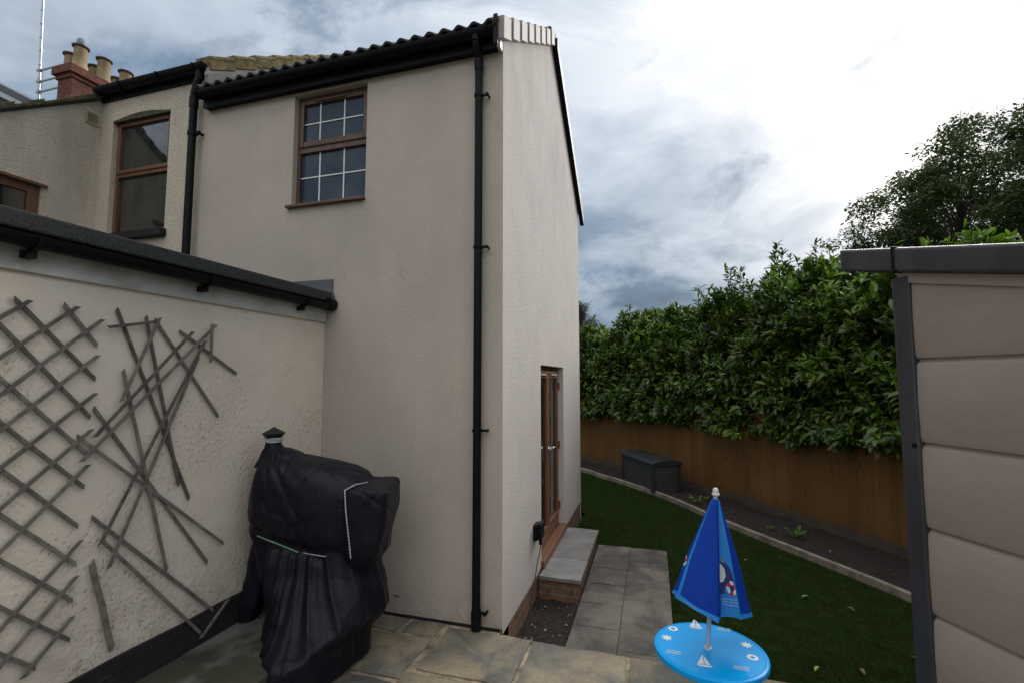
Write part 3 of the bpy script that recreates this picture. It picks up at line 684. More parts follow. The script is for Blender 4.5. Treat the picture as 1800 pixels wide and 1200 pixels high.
# window with glazing bars
yw = Y0+0.055
win = MB(); ring(win, -3.258, -2.460, 3.549, 4.648, (0.032, 0.032, 0.045, 0.05), 'Y', yw, yw+0.06)
win.box(-3.226, -2.492, yw+0.002, yw+0.058, 4.082, 4.150)
win = win.build('window', M_wood, ext, bevel=0.005)
b = MB(); ring(b, -3.236, -2.482, 4.135, 4.605, (0.046, 0.078-0.03, 0.058, 0.045), 'Y', yw-0.012, yw+0.03); b.build('opening_sash', M_wood, win, bevel=0.008)
b = MB(); b.box(-3.20, -2.50, yw+0.018, yw+0.024, 4.15, 4.60); b.build('pane', M_glass, win)
b = MB(); b.box(-3.232, -2.490, yw+0.030, yw+0.036, 3.592, 4.085); b.build('pane', M_glass, win)
b = MB()
for x in (-3.015, -2.745): b.box(x-0.006, x+0.006, yw+0.010, yw+0.0175, 4.19, 4.57); b.box(x-0.006, x+0.006, yw+0.022, yw+0.0295, 3.594, 4.082)
b.box(-3.19, -2.53, yw+0.0095, yw+0.017, 4.368, 4.379); b.box(-3.226, -2.492, yw+0.0215, yw+0.029, 3.838, 3.849)
b.build('glazing_bars', M_bar, win)
b = MB(); b.box(-3.05, -2.72, yw-0.026, yw-0.0125, 4.572, 4.592); b.build('trickle_vent', M_wood, win, bevel=0.004)
b = MB(); b.box(-3.30, -2.452, Y0-0.045, yw-0.002, 3.522, 3.546); b.build('window_sill', M_wood, win, bevel=0.004)

# french doors in the gable
xd = X0-0.075
dr = MB(); ring(dr, 4.973, 6.307, 0.022, 2.062, (0.05, 0.05, 0.04, 0.055), 'X', xd-0.06, xd)
dr = dr.build('french_door', M_woodd, ext, bevel=0.004)
b = MB(); b.box(X0-0.07, X0+0.035, 4.955, 6.325, -0.045, 0.034); b.build('threshold', M_woodd, dr, bevel=0.006)
for (a, c, hy) in ((5.024, 5.638, 5.60), (5.642, 6.256, 5.68)):
    lf = MB(); ring(lf, a, c, 0.064, 2.005, (0.075, 0.075, 0.15, 0.08), 'X', xd-0.045, xd+0.012)
    lf = lf.build('door_leaf', M_woodd, dr, bevel=0.006)
    g_ = MB(); g_.box(xd-0.022, xd-0.014, a+0.07, c-0.07, 0.21, 1.93); g_.build('pane', M_glassd, lf)
    g_ = MB(); g_.box(xd+0.013, xd+0.030, (a+c)/2-0.16, (a+c)/2+0.16, 1.955, 1.975); g_.build('trickle_vent', mat('tan_vent', (0.45, 0.36, 0.28), 0.5), lf, bevel=0.003)
    sg = -1 if hy < 5.64 else 1
    g_ = MB(); g_.box(xd+0.0125, xd+0.022, hy-0.016, hy+0.016, 0.93, 1.17); g_.tube([(xd+0.015, hy, 1.09), (xd+0.062, hy, 1.09), (xd+0.066, hy+sg*0.03, 1.092), (xd+0.062, hy+sg*0.125, 1.087)], 0.010, 10)
    g_.build('handle', M_chrome, lf, smooth=True)
for z in (0.28, 1.05, 1.82):
    b = MB(); b.tube([(xd+0.02, 6.262, z-0.05), (xd+0.02, 6.262, z+0.05)], 0.013, 10); b.build('hinge', M_woodd, dr, smooth=True)

# doorstep: slab tops on a brick base
st = thing('doorstep', 'low stone slab step on a red brick base below the french doors', 'step', (-0.93, 5.6, -0.22))
b = MB(); b.box(X0+0.002, -0.745, 4.83, 6.38, -0.30, -0.082); b.build('brick_base', M_brick, st)
b = MB()
ys = [4.785, 5.33, 5.86, 6.405]
for i in range(3): slab(b, X0+0.012, -0.712, ys[i], ys[i+1], -0.04, th=0.042, gap=0.004, jit=0.002)
b.build('stone_slabs', M_step, st, smooth=True, fix=False)

# outdoor socket with its cable
sk = thing('outdoor_socket', 'black weatherproof socket box on the gable wall with a cable hanging down', 'socket', (X0+0.03, 4.66, 0.4))
b = MB(); b.box(X0+0.001, X0+0.045, 4.60, 4.74, 0.345, 0.50); b.box(X0+0.046, X0+0.085, 4.595, 4.745, 0.36, 0.515); b.build('socket_box', M_pvc, sk, bevel=0.012, seg=3)
b = MB(); b.tube([(X0+0.06, 4.67, 0.35), (X0+0.06, 4.67, 0.30)], 0.016, 10); b.build('plug', M_pvc, sk, smooth=True)
b = MB(); pts = [(X0+0.06, 4.67, 0.31), (X0+0.05, 4.675, 0.22), (X0+0.03, 4.655, 0.13), (X0+0.025, 4.60, 0.03), (X0+0.02, 4.50, -0.05), (X0+0.03, 4.40, -0.13), (X0+0.04, 4.25, -0.20), (X0+0.06, 4.02, -0.25), (X0+0.02, 3.8, -0.258), (X0+0.06, 3.65, -0.255)]
pts = dense(pts, 0.03); b.tube(pts, 0.0045, 6); b.build('cable', M_pvc, sk, smooth=True)

# ================================================================== OLD HOUSE
old = thing('old_house', 'older cream roughcast house with mossy roof edge left of the grey extension', 'house', (-6.2, Y0, 0))
YO = Y0+0.02
b = MB()
wall(b, (XL, YO, 0.0), (1, 0, 0), (0, 0, 1), (0, -1, 0), XW-0.002-XL, 5.12, [(-5.745-XL, -4.895-XL, 3.485, 4.80)], 0.12)
# left wall (facing +x) with a raking top; window 3 hole
def zr(y): return 5.055+(y-3.62)*0.725
wall(b, (XL, YO, 0.0), (0, -1, 0), (0, 0, 1), (1, 0, 0), 2.6, 4.02, [(0.50, 1.45, 2.6, 3.86)], 0.09)
yb = YO-2.6
b.add([(XL, YO, 4.02), (XL, YO, zr(YO)), (XL, YO-1.42, zr(YO-1.42)), (XL, YO-1.42, 4.02)], [(0, 3, 2, 1)])
b.add([(XL, yb, 0), (-12, yb, 0), (-12, yb, 4.0), (XL, yb, 4.0)], [(0, 1, 2, 3)])
b.build('wall', M_old, old, fix=False)
# arched render fill above window: curved mossy head
b = MB(); pts_ = [(-5.745+0.85*k/12, 4.80-0.02*0+0.05*math.sin(math.pi*k/12)-0.012) for k in range(13)]
b.prism([(x, YO-0.004, z) for x, z in pts_]+[(x, YO-0.004, 4.775) for x, z in pts_[::-1]], (0, 0.05, 0)); b.build('arched_head', M_moss2, old)
# the raking verge in mossy tiles
b = MB(); n = 26
for k in range(n):
    y1 = YO+0.02-k*0.115; y2 = y1-0.12; jz = random.uniform(-0.008, 0.012)
    b.obox((XL-0.02, (y1+y2)/2, (zr(y1)+zr(y2))/2+0.055+jz), (0.07+random.uniform(-.004, .008), 0, 0), (0, (y2-y1)/2, (zr(y2)-zr(y1))/2), (0, 0.012, 0.034+jz))
b.build('mossy_verge', M_moss2, old, bevel=0.01)
b = MB(); b.add([(XL+0.02, YO, zr(YO)+0.05), (-12, YO, zr(YO)+0.05), (-12, YO-3, zr(YO-3)+0.05), (XL+0.02, YO-3, zr(YO-3)+0.05)], [(0, 1, 2, 3)])
b.add([(XL-0.05, YO-0.02, 5.16), (-4.40, YO-0.02, 5.12), (-4.40, RIDGE_Y, 6.60), (-12, RIDGE_Y, 6.62), (-12, YO-0.02, 5.16)], [(0, 1, 2, 3, 4)])
b.add([(-4.36, RIDGE_Y, 6.62), (-4.36, 8.2, 4.9), (-12, 8.2, 4.9), (-12, RIDGE_Y, 6.62)], [(0, 1, 2, 3)])
b.build('roof', M_tile, old, fix=False)
# stepped verge of interlocking mossy tiles seen above the new eave, with mortar and lead
b = MB(); bm_ = MB(); n = 8; A0 = np.array([-4.37, 3.56, 5.15]); A1 = np.array([-4.37, 5.78, 6.70])
for k in range(n):
    p = A0+(A1-A0)*k/n; q = A0+(A1-A0)*(k+1.06)/n; d = q-p
    b.obox((p+q)/2+np.array([0, 0, -0.020]), (0.09, 0, 0), d/2+np.array([0, 0, -0.014]), (0, -0.02, 0.062))
    b.tube([p+np.array([0.075, 0, 0.045]), q+np.array([0.075, 0, 0.012])], 0.026, 8)
b.build('mossy_verge', M_moss, old, bevel=0.006)
b = MB(); b.prism([A0+(0.02, 0, -0.13), A0+(0.02, 0, -0.05), A1+(0.02, 0, -0.05), A1+(0.02, 0, -0.16)], (0.05, 0, 0)); b.build('verge_mortar', M_mortar, old)
b = MB(); b.prism([A0+(0.03, -0.02, -0.32), A0+(0.03, 0, -0.12), A1+(0.03, 0, -0.16), A1+(0.03, 0, -0.45)], (0.042, 0, 0)); b.build('lead_flashing', M_lead, old)
# gutter, downpipe, vent, windows
b = MB(); gutter(b, (XL+0.03, 3.56), (-4.33, 3.56), 0.062, (0, 1, 0), 5.135); b.box(XL+0.01, -4.37, 3.615, 3.640, 5.03, 5.13)
og = b.build('gutter', M_pvc, old, smooth=True, fix=False)
for x in (-5.5, -4.95, -4.45):
    b = MB(); b.tube([(x, 3.56+0.067*math.cos(a), 5.135+0.067*math.sin(a)) for a in np.linspace(math.pi, 2*math.pi, 8)], 0.012, 6); b.build('gutter_bracket', M_pvc, og, smooth=True)
qx, qy = -4.475, Y0-0.06
b = MB(); b.tube([(-4.42, 3.56, 5.10), (-4.42, 3.56, 5.0), (-4.44, 3.555, 4.95), (qx, qy, 4.85), (qx, qy, 4.78)], 0.036, 14); b.tube([(qx, qy, 4.82), (qx, qy, 2.3)], 0.037, 16)
b.tube([(qx, qy, 4.70), (qx, qy, 4.80)], 0.044, 14)
op = b.build('downpipe', M_pvc, old, smooth=True)
b = MB(); b.tube([(qx, qy, 4.40), (qx, qy, 4.44)], 0.045, 14); b.box(qx, qx+0.09, qy+0.0, qy+0.02, 4.40, 4.44); b.tube([(qx+0.075, qy-0.01, 4.42), (qx+0.075, Y0, 4.42)], 0.014, 8); b.build('pipe_bracket', M_pvc, op, smooth=True)
vt = MB(); ring(vt, 3.475, 3.60, 4.735, 4.87, 0.012, 'X', XL+0.001, XL+0.016)
for k in range(4): vt.obox((XL+0.012, 3.5375, 4.762+k*0.028), (0.008, 0, 0.008), (0, 0.05, 0), (0.001, 0, 0.002))
vt.build('air_vent', mat('cream_vent', (0.42, 0.38, 0.24), 0.6), old)
yo = YO+0.05
wo = MB(); ring(wo, -5.742, -4.898, 3.488, 4.80, (0.035, 0.040, 0.045, 0.05), 'Y', yo, yo+0.06); wo.box(-5.706, -4.939, yo+0.002, yo+0.058, 4.15, 4.215)
M_wood2 = mat('reddish_oak_foil', (0.155, 0.070, 0.036), 0.45, 0.2, 3, stretch=(8, 8, 1))
wo = wo.build('window', M_wood2, old, bevel=0.005)
b = MB(); ring(b, -5.725, -4.925, 4.19, 4.775, 0.042, 'Y', yo-0.012, yo+0.03); b.build('opening_sash', M_wood2, wo, bevel=0.007)
b = MB(); b.box(-5.70, -4.94, yo+0.018, yo+0.024, 4.20, 4.76); b.build('pane', M_glass2, wo)
b = MB(); b.box(-5.706, -4.939, yo+0.034, yo+0.040, 3.53, 4.155); b.build('pane', M_glass2, wo)
b = MB(); b.box(-5.78, -4.86, Y0-0.05, yo-0.003, 3.40, 3.483); b.build('window_sill', M_plinth, wo, bevel=0.008)
w3 = MB(); ring(w3, YO-1.447, YO-0.503, 2.603, 3.857, (0.09, 0.09, 0.08, 0.08), 'X', XL-0.075, XL-0.02); w3 = w3.build('window', M_wood2, old, bevel=0.005)
b = MB(); b.box(XL-0.05, XL-0.044, YO-1.36, YO-0.59, 2.68, 3.78); b.build('pane', M_glass2, w3)
b = MB(); b.box(XL-0.01, XL+0.03, YO-1.5, YO-0.46, 3.858, 3.885); b.build('drip_head', M_wood2, w3)
# chimney stack
c0 = at(122, 165, 1, 5.95); ZT = at(122, 112, 1, 5.95)[2]
ch = MB(); cx0, cx1, cy0, cy1 = c0[0]-0.50, c0[0], 5.95, 7.20
ch.box(cx0+0.05, cx1-0.05, cy0+0.05, cy1-0.05, 6.2, ZT-0.24); ch.box(cx0+0.02, cx1-0.02, cy0+0.02, cy1-0.02, ZT-0.24, ZT-0.16); ch.box(cx0-0.02, cx1+0.03, cy0-0.03, cy1+0.03, ZT-0.16, ZT)
ch = ch.build('chimney', M_chim, old, bevel=0.006)
b = MB(); b.add([(cx0, cy0, ZT), (cx1, cy0, ZT), (cx1, cy1, ZT), (cx0, cy1, ZT), (cx0+0.1, cy0+0.1, ZT+0.07), (cx1-0.1, cy0+0.1, ZT+0.07), (cx1-0.1, cy1-0.1, ZT+0.07), (cx0+0.1, cy1-0.1, ZT+0.07)], [(0, 1, 5, 4), (1, 2, 6, 5), (2, 3, 7, 6), (3, 0, 4, 7), (4, 5, 6, 7)])
b.build('flaunching', M_mortar, ch)
for i in range(3):
    for j, xx in enumerate((cx0+0.13, cx1-0.12)):
        yy = cy0+0.20+i*0.42; hh = (0.34, 0.45)[j]+(0.02 if i else 0.0)
        if i == 0 and j == 1: hh = 0.46
        b = MB(); b.lathe([(0.125, 0), (0.115, 0.05), (0.105, hh-0.05), (0.108, hh-0.045), (0.105, hh-0.04)], (xx, yy, ZT+0.02), 20, 0)
        b.lathe([(0.108, hh-0.04), (0.138, hh-0.02), (0.142, hh), (0.125, hh+0.01), (0.09, hh+0.005), (0.085, hh-0.1)], (xx, yy, ZT+0.02), 20, 1)
        if i == 0 and j == 1: b.lathe([(0.07, hh), (0.078, hh+0.03), (0.07, hh+0.14), (0.05, hh+0.17), (0.02, hh+0.18)], (xx, yy, ZT+0.02), 16, 2)
        b.build('chimney_pot', [M_pot, M_potrim, M_cowl], ch, smooth=True)
# radio mast strapped to the stack
mp = at(68, 168, 1, 6.05); mt = at(76, -10, 1, 6.05)
am = thing('radio_mast', 'thin pale metal aerial mast strapped beside the brick chimney stack', 'mast', tuple(mp))
b = MB(); d = (mt-mp); b.tube([mp-d*0.25, mp+d*1.4], 0.022, 8)
for k in range(11): b.tube([mp+d*(0.02+k*0.135), mp+d*(0.028+k*0.135)], 0.030, 8)
b.build('pole', M_steel, am, smooth=True)
b = MB()
for z in (0.03, 0.13, 0.24):
    p = mp+d*z; b.box(p[0]-0.03, cx0+0.01, p[1]-0.015, p[1]+0.015, p[2]-0.012, p[2]+0.012); b.box(p[0]-0.05, p[0]+0.05, p[1]-0.03, p[1]+0.03, p[2]-0.02, p[2]+0.03)
p = mp+d*0.02; b.tube([p+np.array([0.05, 0, -0.05]), p+np.array([0.09, 0, 0.5])], 0.008, 6); b.build('bracket', M_steel, am)
# neighbour's dormer edge at the far left
nb = thing('neighbouring_dormer', 'dark bargeboard and pale cladding of a roof beyond the mossy house verge', 'roof', (-12.4, 6.0, 7))
pa, pb, pc, pd = at(-80, 112, 1, 6.3), at(72, 188, 1, 6.3), at(-80, 135, 1, 6.3), at(40, 190, 1, 6.3)
b = MB(); b.prism([at(-80, 108, 1, 6.3), at(75, 186, 1, 6.3), at(60, 190, 1, 6.3), at(-80, 118, 1, 6.3)], (0, 0.4, 0)); b.build('bargeboard', mat('slate_grey_board', (0.05, 0.055, 0.065), 0.5), nb)
b = MB(); b.prism([at(-80, 118.5, 1, 6.32), at(60, 190.5, 1, 6.32), at(60, 230, 1, 6.32), at(-80, 230, 1, 6.32)], (0, 0.3, 0)); b.build('cladding', mat('pale_cladding', (0.50, 0.51, 0.52), 0.7), nb)
b = MB(); b.prism([at(-80, 132, 1, 6.2), at(24, 182, 1, 6.2), at(24, 215, 1, 6.2), at(-80, 215, 1, 6.2)], (0, 0.1, 0)); b.build('lower_board', M_pvc, nb)

# ================================================================== ANNEX
an = thing('annex', 'single storey cream roughcast annex with black gutter and flat felt roof', 'outbuilding', (-4.2, 0, 0))
b = MB(); b.box(-6.0, XA, -7, Y0-0.002, 0.0, 2.60); b.build('wall', M_annex, an)
b = MB(); vs = []; fs = []; n = 150
for i in range(n+1):
    y = -7+(Y0-0.004+7)*i/n; k = 0.006*noise.noise(Vector((y*5, 0, 0))); kk = 0.008*noise.noise(Vector((y*3.2, 7, 0)))
    vs += [(XA+0.001, y, 0.41+kk), (XA+0.012+k, y, 0.405+kk), (XA+0.022+k, y, 0.21)]
for i in range(n):
    for j in range(2): fs.append((i*3+j, i*3+j+1, i*3+3+j+1, i*3+3+j))
b.add(vs, fs); b.build('plinth', M_plinth, an, fix=True)
b = MB(); b.box(XA+0.001, XA+0.022, -7, Y0-0.006, 2.42, 2.60); b.build('fascia', M_fascia, an, bevel=0.003)
b = MB(); b.box(-6.0, XA+0.085, -7, Y0-0.012, 2.600, 2.69); b.build('roof', M_felt, an, bevel=0.012)
b = MB(); GX = XA+0.085
gutter(b, (GX, -7.0), (GX, Y0-0.03), 0.054, (1, 0, 0), 2.575)
ag = b.build('gutter', M_pvc, an, smooth=True, fix=False)
b = MB(); b.tube([(GX, Y0-0.10, 2.575), (GX, Y0-0.02, 2.575)], 0.058, 16); b.build('end_cap', M_pvc, ag, smooth=True)
for y in (3.25, 2.35, 1.45, 0.55, -0.4):
    b = MB(); b.tube([(GX+0.060*math.cos(a), y, 2.575+0.060*math.sin(a)) for a in np.linspace(math.pi, 2*math.pi, 8)], 0.011, 6)
    b.box(XA+0.02, GX-0.01, y-0.02, y+0.02, 2.478, 2.512); b.build('gutter_bracket', M_pvc, ag, smooth=True)
b = MB(); b.prism([(-3.40, Y0-0.012, 2.60), (-2.762, Y0-0.012, 2.60), (-2.762, Y0-0.012, 2.815), (-3.40, Y0-0.012, 2.815)], (0, 0.009, 0)); b.prism([(-2.76, Y0-0.03, 2.52), (-2.78, Y0-0.03, 2.60), (-2.752, Y0-0.03, 2.69), (-2.74, Y0-0.03, 2.66)], (0, 0.02, 0)); b.build('flashing', M_lead, an)

# ================================================================== TRELLISES
def lath(p, q, layer, w=0.0084, parent=None, name='lath'):
    xx = XA+0.012+layer*0.0095
    a = at(p[0], p[1], 0, XA+0.03); c = at(q[0], q[1], 0, XA+0.03); a[0] = c[0] = xx
    d = c-a; d = d/np.linalg.norm(d); wv = np.cross(d, (1, 0, 0)); wv = wv/np.linalg.norm(wv)*w
    m_ = MB(); n = 8; t = 0.0042; jj = random.random()*50; vs = []; fs = []
    for i in range(n+1):                    # slightly bowed and uneven stick, slanted ends
        s_ = i/n; pc = a+(c-a)*s_+wv*0.25*noise.noise(Vector((jj, s_*3, 0)))+np.array([0.004*math.sin(s_*3.1)*noise.noise(Vector((jj, 2, 0))), 0, 0])
        sl = d*w*0.9*(1 if i == 0 else (1 if i == n else 0)); ww = wv*(1+0.10*noise.noise(Vector((jj, s_*9, 5))))
        vs += [pc-ww-sl-np.array([t, 0, 0]), pc+ww+sl-np.array([t, 0, 0]), pc+ww+sl+np.array([t, 0, 0]), pc-ww-sl+np.array([t, 0, 0])]
    for i in range(n):
        k = i*4
        for j in range(4): fs.append((k+j, k+(j+1) % 4, k+4+(j+1) % 4, k+4+j))
    fs += [(0, 3, 2, 1), (n*4, n*4+1, n*4+2, n*4+3)]
    m_.add(vs, fs); return m_.build(name, M_lath, parent)
def ext_l(p, q, x): return (x, q[1]+(p[1]-q[1])*(x-q[0])/(p[0]-q[0]))
t1 = thing('lattice_trellis', 'weathered diamond lattice trellis still in shape on the cream annex wall', 'trellis', (XA, 1.2, 1.2))
for p, q in [((30, 524), (171.5, 666)), ((117, 535), (175, 607)), ((-60, 505), (163, 733)), ((-60, 608), (160, 800)), ((-60, 692), (152, 856)), ((-60, 776), (141, 925)), ((-60, 862), (138, 992)), ((-60, 950), (132, 1056)), ((-60, 1038), (127, 1125)), ((-60, 1122), (66, 1175))]:
    lath(p, q, 0, parent=t1)
for p, q in [((56, 528), (-60, 594)), ((140, 539), (-60, 669)), ((183, 561.5), (-60, 740)), ((175, 624), (-60, 805)), ((171.5, 690.6), (-60, 872)), ((164, 753.6), (-60, 949)), ((158, 816), (-60, 1032)), ((145, 949), (-60, 1176)), ((137, 1012), (-60, 1245)), ((130, 1083), (42, 1192))]:
    lath(p, q, 1, parent=t1)
t2 = thing('collapsed_trellis', 'broken trellis collapsed into a fan of crossing laths on the annex wall', 'trellis', (XA, 2.3, 1.2))
for k, (p, q) in enumerate([((210, 543), (336, 876)), ((259, 556), (316, 852)), ((276, 562), (387, 731)), ((219, 650), (295, 1002)), ((169, 717), (368, 988)), ((138, 766), (394, 954)), ((166, 909), (378, 1072)), ((182, 950), (354, 1112)), ((320, 582), (419, 656))]):
    lath(p, q, 0 if k % 2 == 0 else 0.9, parent=t2)
for k, (p, q) in enumerate([((281, 559), (214, 704)), ((338, 583), (164.5, 767.6)), ((380, 571.5), (143, 811)), ((359, 599), (174, 956)), ((349, 627), (191, 998)), ((400, 1052), (352, 1120)), ((191, 575), (271, 566)), ((371, 571), (369, 636))]):
    lath(p, q, 1.9 if k % 2 == 0 else 2.8, parent=t2)
o = lath((164, 988), (200, 1140), 0.6, 0.0135, None, 'loose_lath'); tag(o, 'single loose weathered lath propped upright against the annex wall above the black plinth', 'lath')

# ================================================================== COVERED BARBECUE
CO = np.array([-2.38, 2.93, 0.0]); UA = np.array([math.cos(YAW), math.sin(YAW), 0]); VA = np.array([-math.sin(YAW), math.cos(YAW), 0])
bq = thing('covered_barbecue', 'barbecue smoker shrouded in a creased black cover tied with cords', 'barbecue', (CO[0], CO[1], 0))
def U(x, y, v=0.0):                          # px -> (u, z) on the vertical plane v metres behind CO
    p = atn(x, y, VA, CO+VA*v); return float(np.dot(p-CO, UA)), float(p[2])
cv = MB()
def loft_z(mb, secs, n=36, e=2.6):
    """secs: (z, u0, u1, v0, v1) superellipse rings"""
    rings = []
    for z, u0, u1, v0, v1 in secs:
        r_ = []
        for j in range(n):
            a = 2*math.pi*j/n; c_, s_ = math.cos(a), math.sin(a)
            x = (u0+u1)/2+(u1-u0)/2*math.copysign(abs(c_)**(2/e), c_); y = (v0+v1)/2+(v1-v0)/2*math.copysign(abs(s_)**(2/e), s_)
            r_.append(CO+UA*x+VA*y+np.array([0, 0, z]))
        rings += r_
    fs = [(i*n+j, i*n+(j+1) % n, (i+1)*n+(j+1) % n, (i+1)*n+j) for i in range(len(secs)-1) for j in range(n)]
    fs += [tuple(range(n))[::-1], tuple(range((len(secs)-1)*n, len(secs)*n))]
    mb.add(rings, fs)
def loft_u(mb, secs, n=32, e=2.6):
    rings = []
    for u, z0, z1, v0, v1 in secs:
        for j in range(n):
            a = 2*math.pi*j/n; c_, s_ = math.cos(a), math.sin(a)
            z = (z0+z1)/2+(z1-z0)/2*math.copysign(abs(s_)**(2/e), s_); y = (v0+v1)/2+(v1-v0)/2*math.copysign(abs(c_)**(2/e), c_)
            rings.append(CO+UA*u+VA*y+np.array([0, 0, z]))
    fs = [(i*n+j, i*n+(j+1) % n, (i+1)*n+(j+1) % n, (i+1)*n+j) for i in range(len(secs)-1) for j in range(n)]
    fs += [tuple(range(n))[::-1], tuple(range((len(secs)-1)*n, len(secs)*n))]
    mb.add(rings, fs)
secs = []
for x, yt, yb2, vh in [(438, 872, 925, 0.07), (446, 840, 950, 0.16), (462, 806, 965, 0.22), (490, 800, 972, 0.24), (530, 806, 982, 0.26), (575, 814, 988, 0.27), (608, 823, 990, 0.26), (630, 833, 990, 0.25), (641, 846, 988, 0.22), (647, 860, 985, 0.15)]:
    u, zt = U(x, yt, -0.10); _, zb2 = U(x, yb2, -0.2); secs.append((u, zb2, zt, -vh, vh))
loft_u(cv, secs, e=3.2)
# chimney neck
u_, z_ = U(481, 775); zn = [(z_-0.17, u_-0.13, u_+0.14, -0.13, 0.13), (z_-0.08, u_-0.075, u_+0.08, -0.075, 0.075), (z_-0.015, u_-0.05, u_+0.05, -0.05, 0.05), (z_+0.025, u_-0.056, u_+0.056, -0.056, 0.056)]
loft_z(cv, zn, e=2)
# hopper box on the right
ua, za = U(607, 856, -0.22); ub, zb3 = U(689, 850, -0.14); _, zc = U(612, 990, -0.22)
loft_z(cv, [(zc-0.01, ua+0.04, ub-0.10, -0.24, 0.12), (zc+0.06, ua+0.005, ub-0.03, -0.28, 0.16), (zc+0.3, ua, ub, -0.29, 0.17), (za-0.03, ua, ub+0.005, -0.29, 0.17), (za+0.0, ua+0.02, ub-0.01, -0.28, 0.16)], e=7)
# skirt, spreading towards the viewer at the hem
def loft_foot(mb, secs, n=52, e=3.4):
    V_ = []
    for z, u0, u1, v0, v1, tap in secs:
        for j in range(n):
            a = 2*math.pi*j/n; c_, s_ = math.cos(a), math.sin(a)
            y = (v0+v1)/2+(v1-v0)/2*math.copysign(abs(s_)**(2/e), s_); x = (u0+u1)/2+(u1-u0)/2*math.copysign(abs(c_)**(2/e), c_)*(1+tap*min(y, 0.0))
            V_.append(CO+UA*x+VA*y+np.array([0, 0, z]))
    fs = [(i*n+j, i*n+(j+1) % n, (i+1)*n+(j+1) % n, (i+1)*n+j) for i in range(len(secs)-1) for j in range(n)]
    fs += [tuple(range(n))[::-1], tuple(range((len(secs)-1)*n, len(secs)*n))]
    mb.add(V_, fs)
sk_ = []
for y, xl, xr, v0, v1, sh_ in [(950, 460, 662, -0.24, 0.24, 0.4), (990, 466, 672, -0.27, 0.26, 0.5), (1030, 472, 682, -0.34, 0.27, 0.6), (1060, 476, 686, -0.42, 0.27, 0.8), (1090, 474, 678, -0.50, 0.26, 0.95), (1112, 470, 666, -0.56, 0.25, 1.05)]:
    u0, z = U(xl, y); u1, _ = U(xr, y); sk_.append((z, u0, u1, v0, v1, sh_))
zl = sk_[-1][0]; u0 = sk_[-1][1]; u1 = sk_[-1][2]
sk_.append((0.225, u0-0.01, u1-0.03, -0.60, 0.24, 1.1)); sk_.append((0.012, u0-0.02, u1-0.05, -0.62, 0.24, 1.1))
sk_ = [q for k, q in enumerate(sk_) if k < 6 and q[0] > 0.26 or k >= 6]
# fabric running down from the tied neck
nk_ = []
for y, xl, xr, v0, v1 in [(788, 469, 499, -0.06, 0.06), (800, 464, 525, -0.12, 0.12), (830, 453, 590, -0.20, 0.22), (870, 441, 632, -0.25, 0.25), (925, 440, 640, -0.25, 0.25), (950, 452, 630, -0.22, 0.22)]:
    u0, z = U(xl, y, -0.04); u1, _ = U(xr, y, -0.04); nk_.append((z, u0, u1, v0, v1))
loft_z(cv, nk_, e=2.6)
loft_foot(cv, sk_)
# trailing flap at the far left
fl = []
for y, xl, xr in [(950, 446, 480), (1000, 432, 478), (1050, 417, 462), (1085, 406, 450), (1116, 400, 440)]:
    u0, z = U(xl, y, 0.0); u1, _ = U(xr, y, 0.0); fl.append((z, u0, u1, -0.05, 0.10))
loft_z(cv, fl, e=3)
tmp = cv.build('cover', M_cover, bq)
md = tmp.modifiers.new('remesh', 'REMESH'); md.mode = 'VOXEL'; md.voxel_size = 0.011
ms = tmp.modifiers.new('smooth', 'SMOOTH'); ms.factor = 0.6; ms.iterations = 5
dg = bpy.context.evaluated_depsgraph_get(); dg.update(); ev = tmp.evaluated_get(dg); me2 = bpy.data.meshes.new_from_object(ev)
tmp.modifiers.clear(); tmp.data = me2; me2.materials.clear(); me2.materials.append(M_cover)
nv = len(me2.vertices); co = np.zeros(nv*3); me2.vertices.foreach_get('co', co); co = co.reshape(-1, 3); nr = np.zeros(nv*3); me2.vertex_normals.foreach_get('vector', nr); nr = nr.reshape(-1, 3)
wpos = co+ORG[bq.name]; rel = wpos-CO
uu = rel@UA; vv = rel@VA; zz = wpos[:, 2]
neck = np.array([u_, 0, z_])
def nz(x, y, z): return noise.noise(Vector((float(x), float(y), float(z))))
def ridged(x, y, z):
    return 1-abs(nz(x, y, z))*2.2
disp = np.zeros(nv); uc1, zc1 = U(452, 941, -0.25); uc2, zc2 = U(530, 972, -0.25)
for i in range(nv):
    sk1 = min(1, max(0, (1.0-zz[i])/0.25)); ang = math.atan2(vv[i], uu[i])
    up_ = 1-sk1
    A_ = ang*2.6+0.5*math.sin(zz[i]*2.1+1); f = (0.030*(ridged(math.cos(ang)*2.4+3, math.sin(ang)*2.4, zz[i]*0.30)-0.6) + 0.016*(ridged(math.cos(ang)*5.2, math.sin(ang)*5.2+4, zz[i]*0.55)-0.6) + 0.012*nz(uu[i]*2.5, vv[i]*2.5, zz[i]*5+9) + 0.006*(ridged(uu[i]*6, vv[i]*6, zz[i]*6)-0.6))*sk1
    du, dz2 = uu[i]-neck[0], zz[i]-neck[2]; rr = math.sqrt(du*du+dz2*dz2+vv[i]**2); an2 = math.atan2(dz2, du)
    f += up_*(0.006*math.sin(an2*21+2*nz(rr*3, 0, 1))*math.exp(-rr*2.6) - 0.006*math.exp(-(nz(an2*3.2, rr*1.3, vv[i]*2)/0.05)**2) - 0.005*math.exp(-(nz(uu[i]*4-zz[i]*3, vv[i]*3, zz[i]*1.5+7)/0.05)**2) + 0.005*(ridged(uu[i]*2.2+zz[i]*3, vv[i]*3, zz[i]*3-uu[i]*1.5)-0.6) + 0.002*nz(uu[i]*14, vv[i]*14, zz[i]*14))
    cin = math.exp(-((zz[i]-(zc1+(zc2-zc1)*(uu[i]-uc1)/(uc2-uc1)))/0.03)**2) if uu[i] < 0.2 else 0
    disp[i] = f-0.018*cin
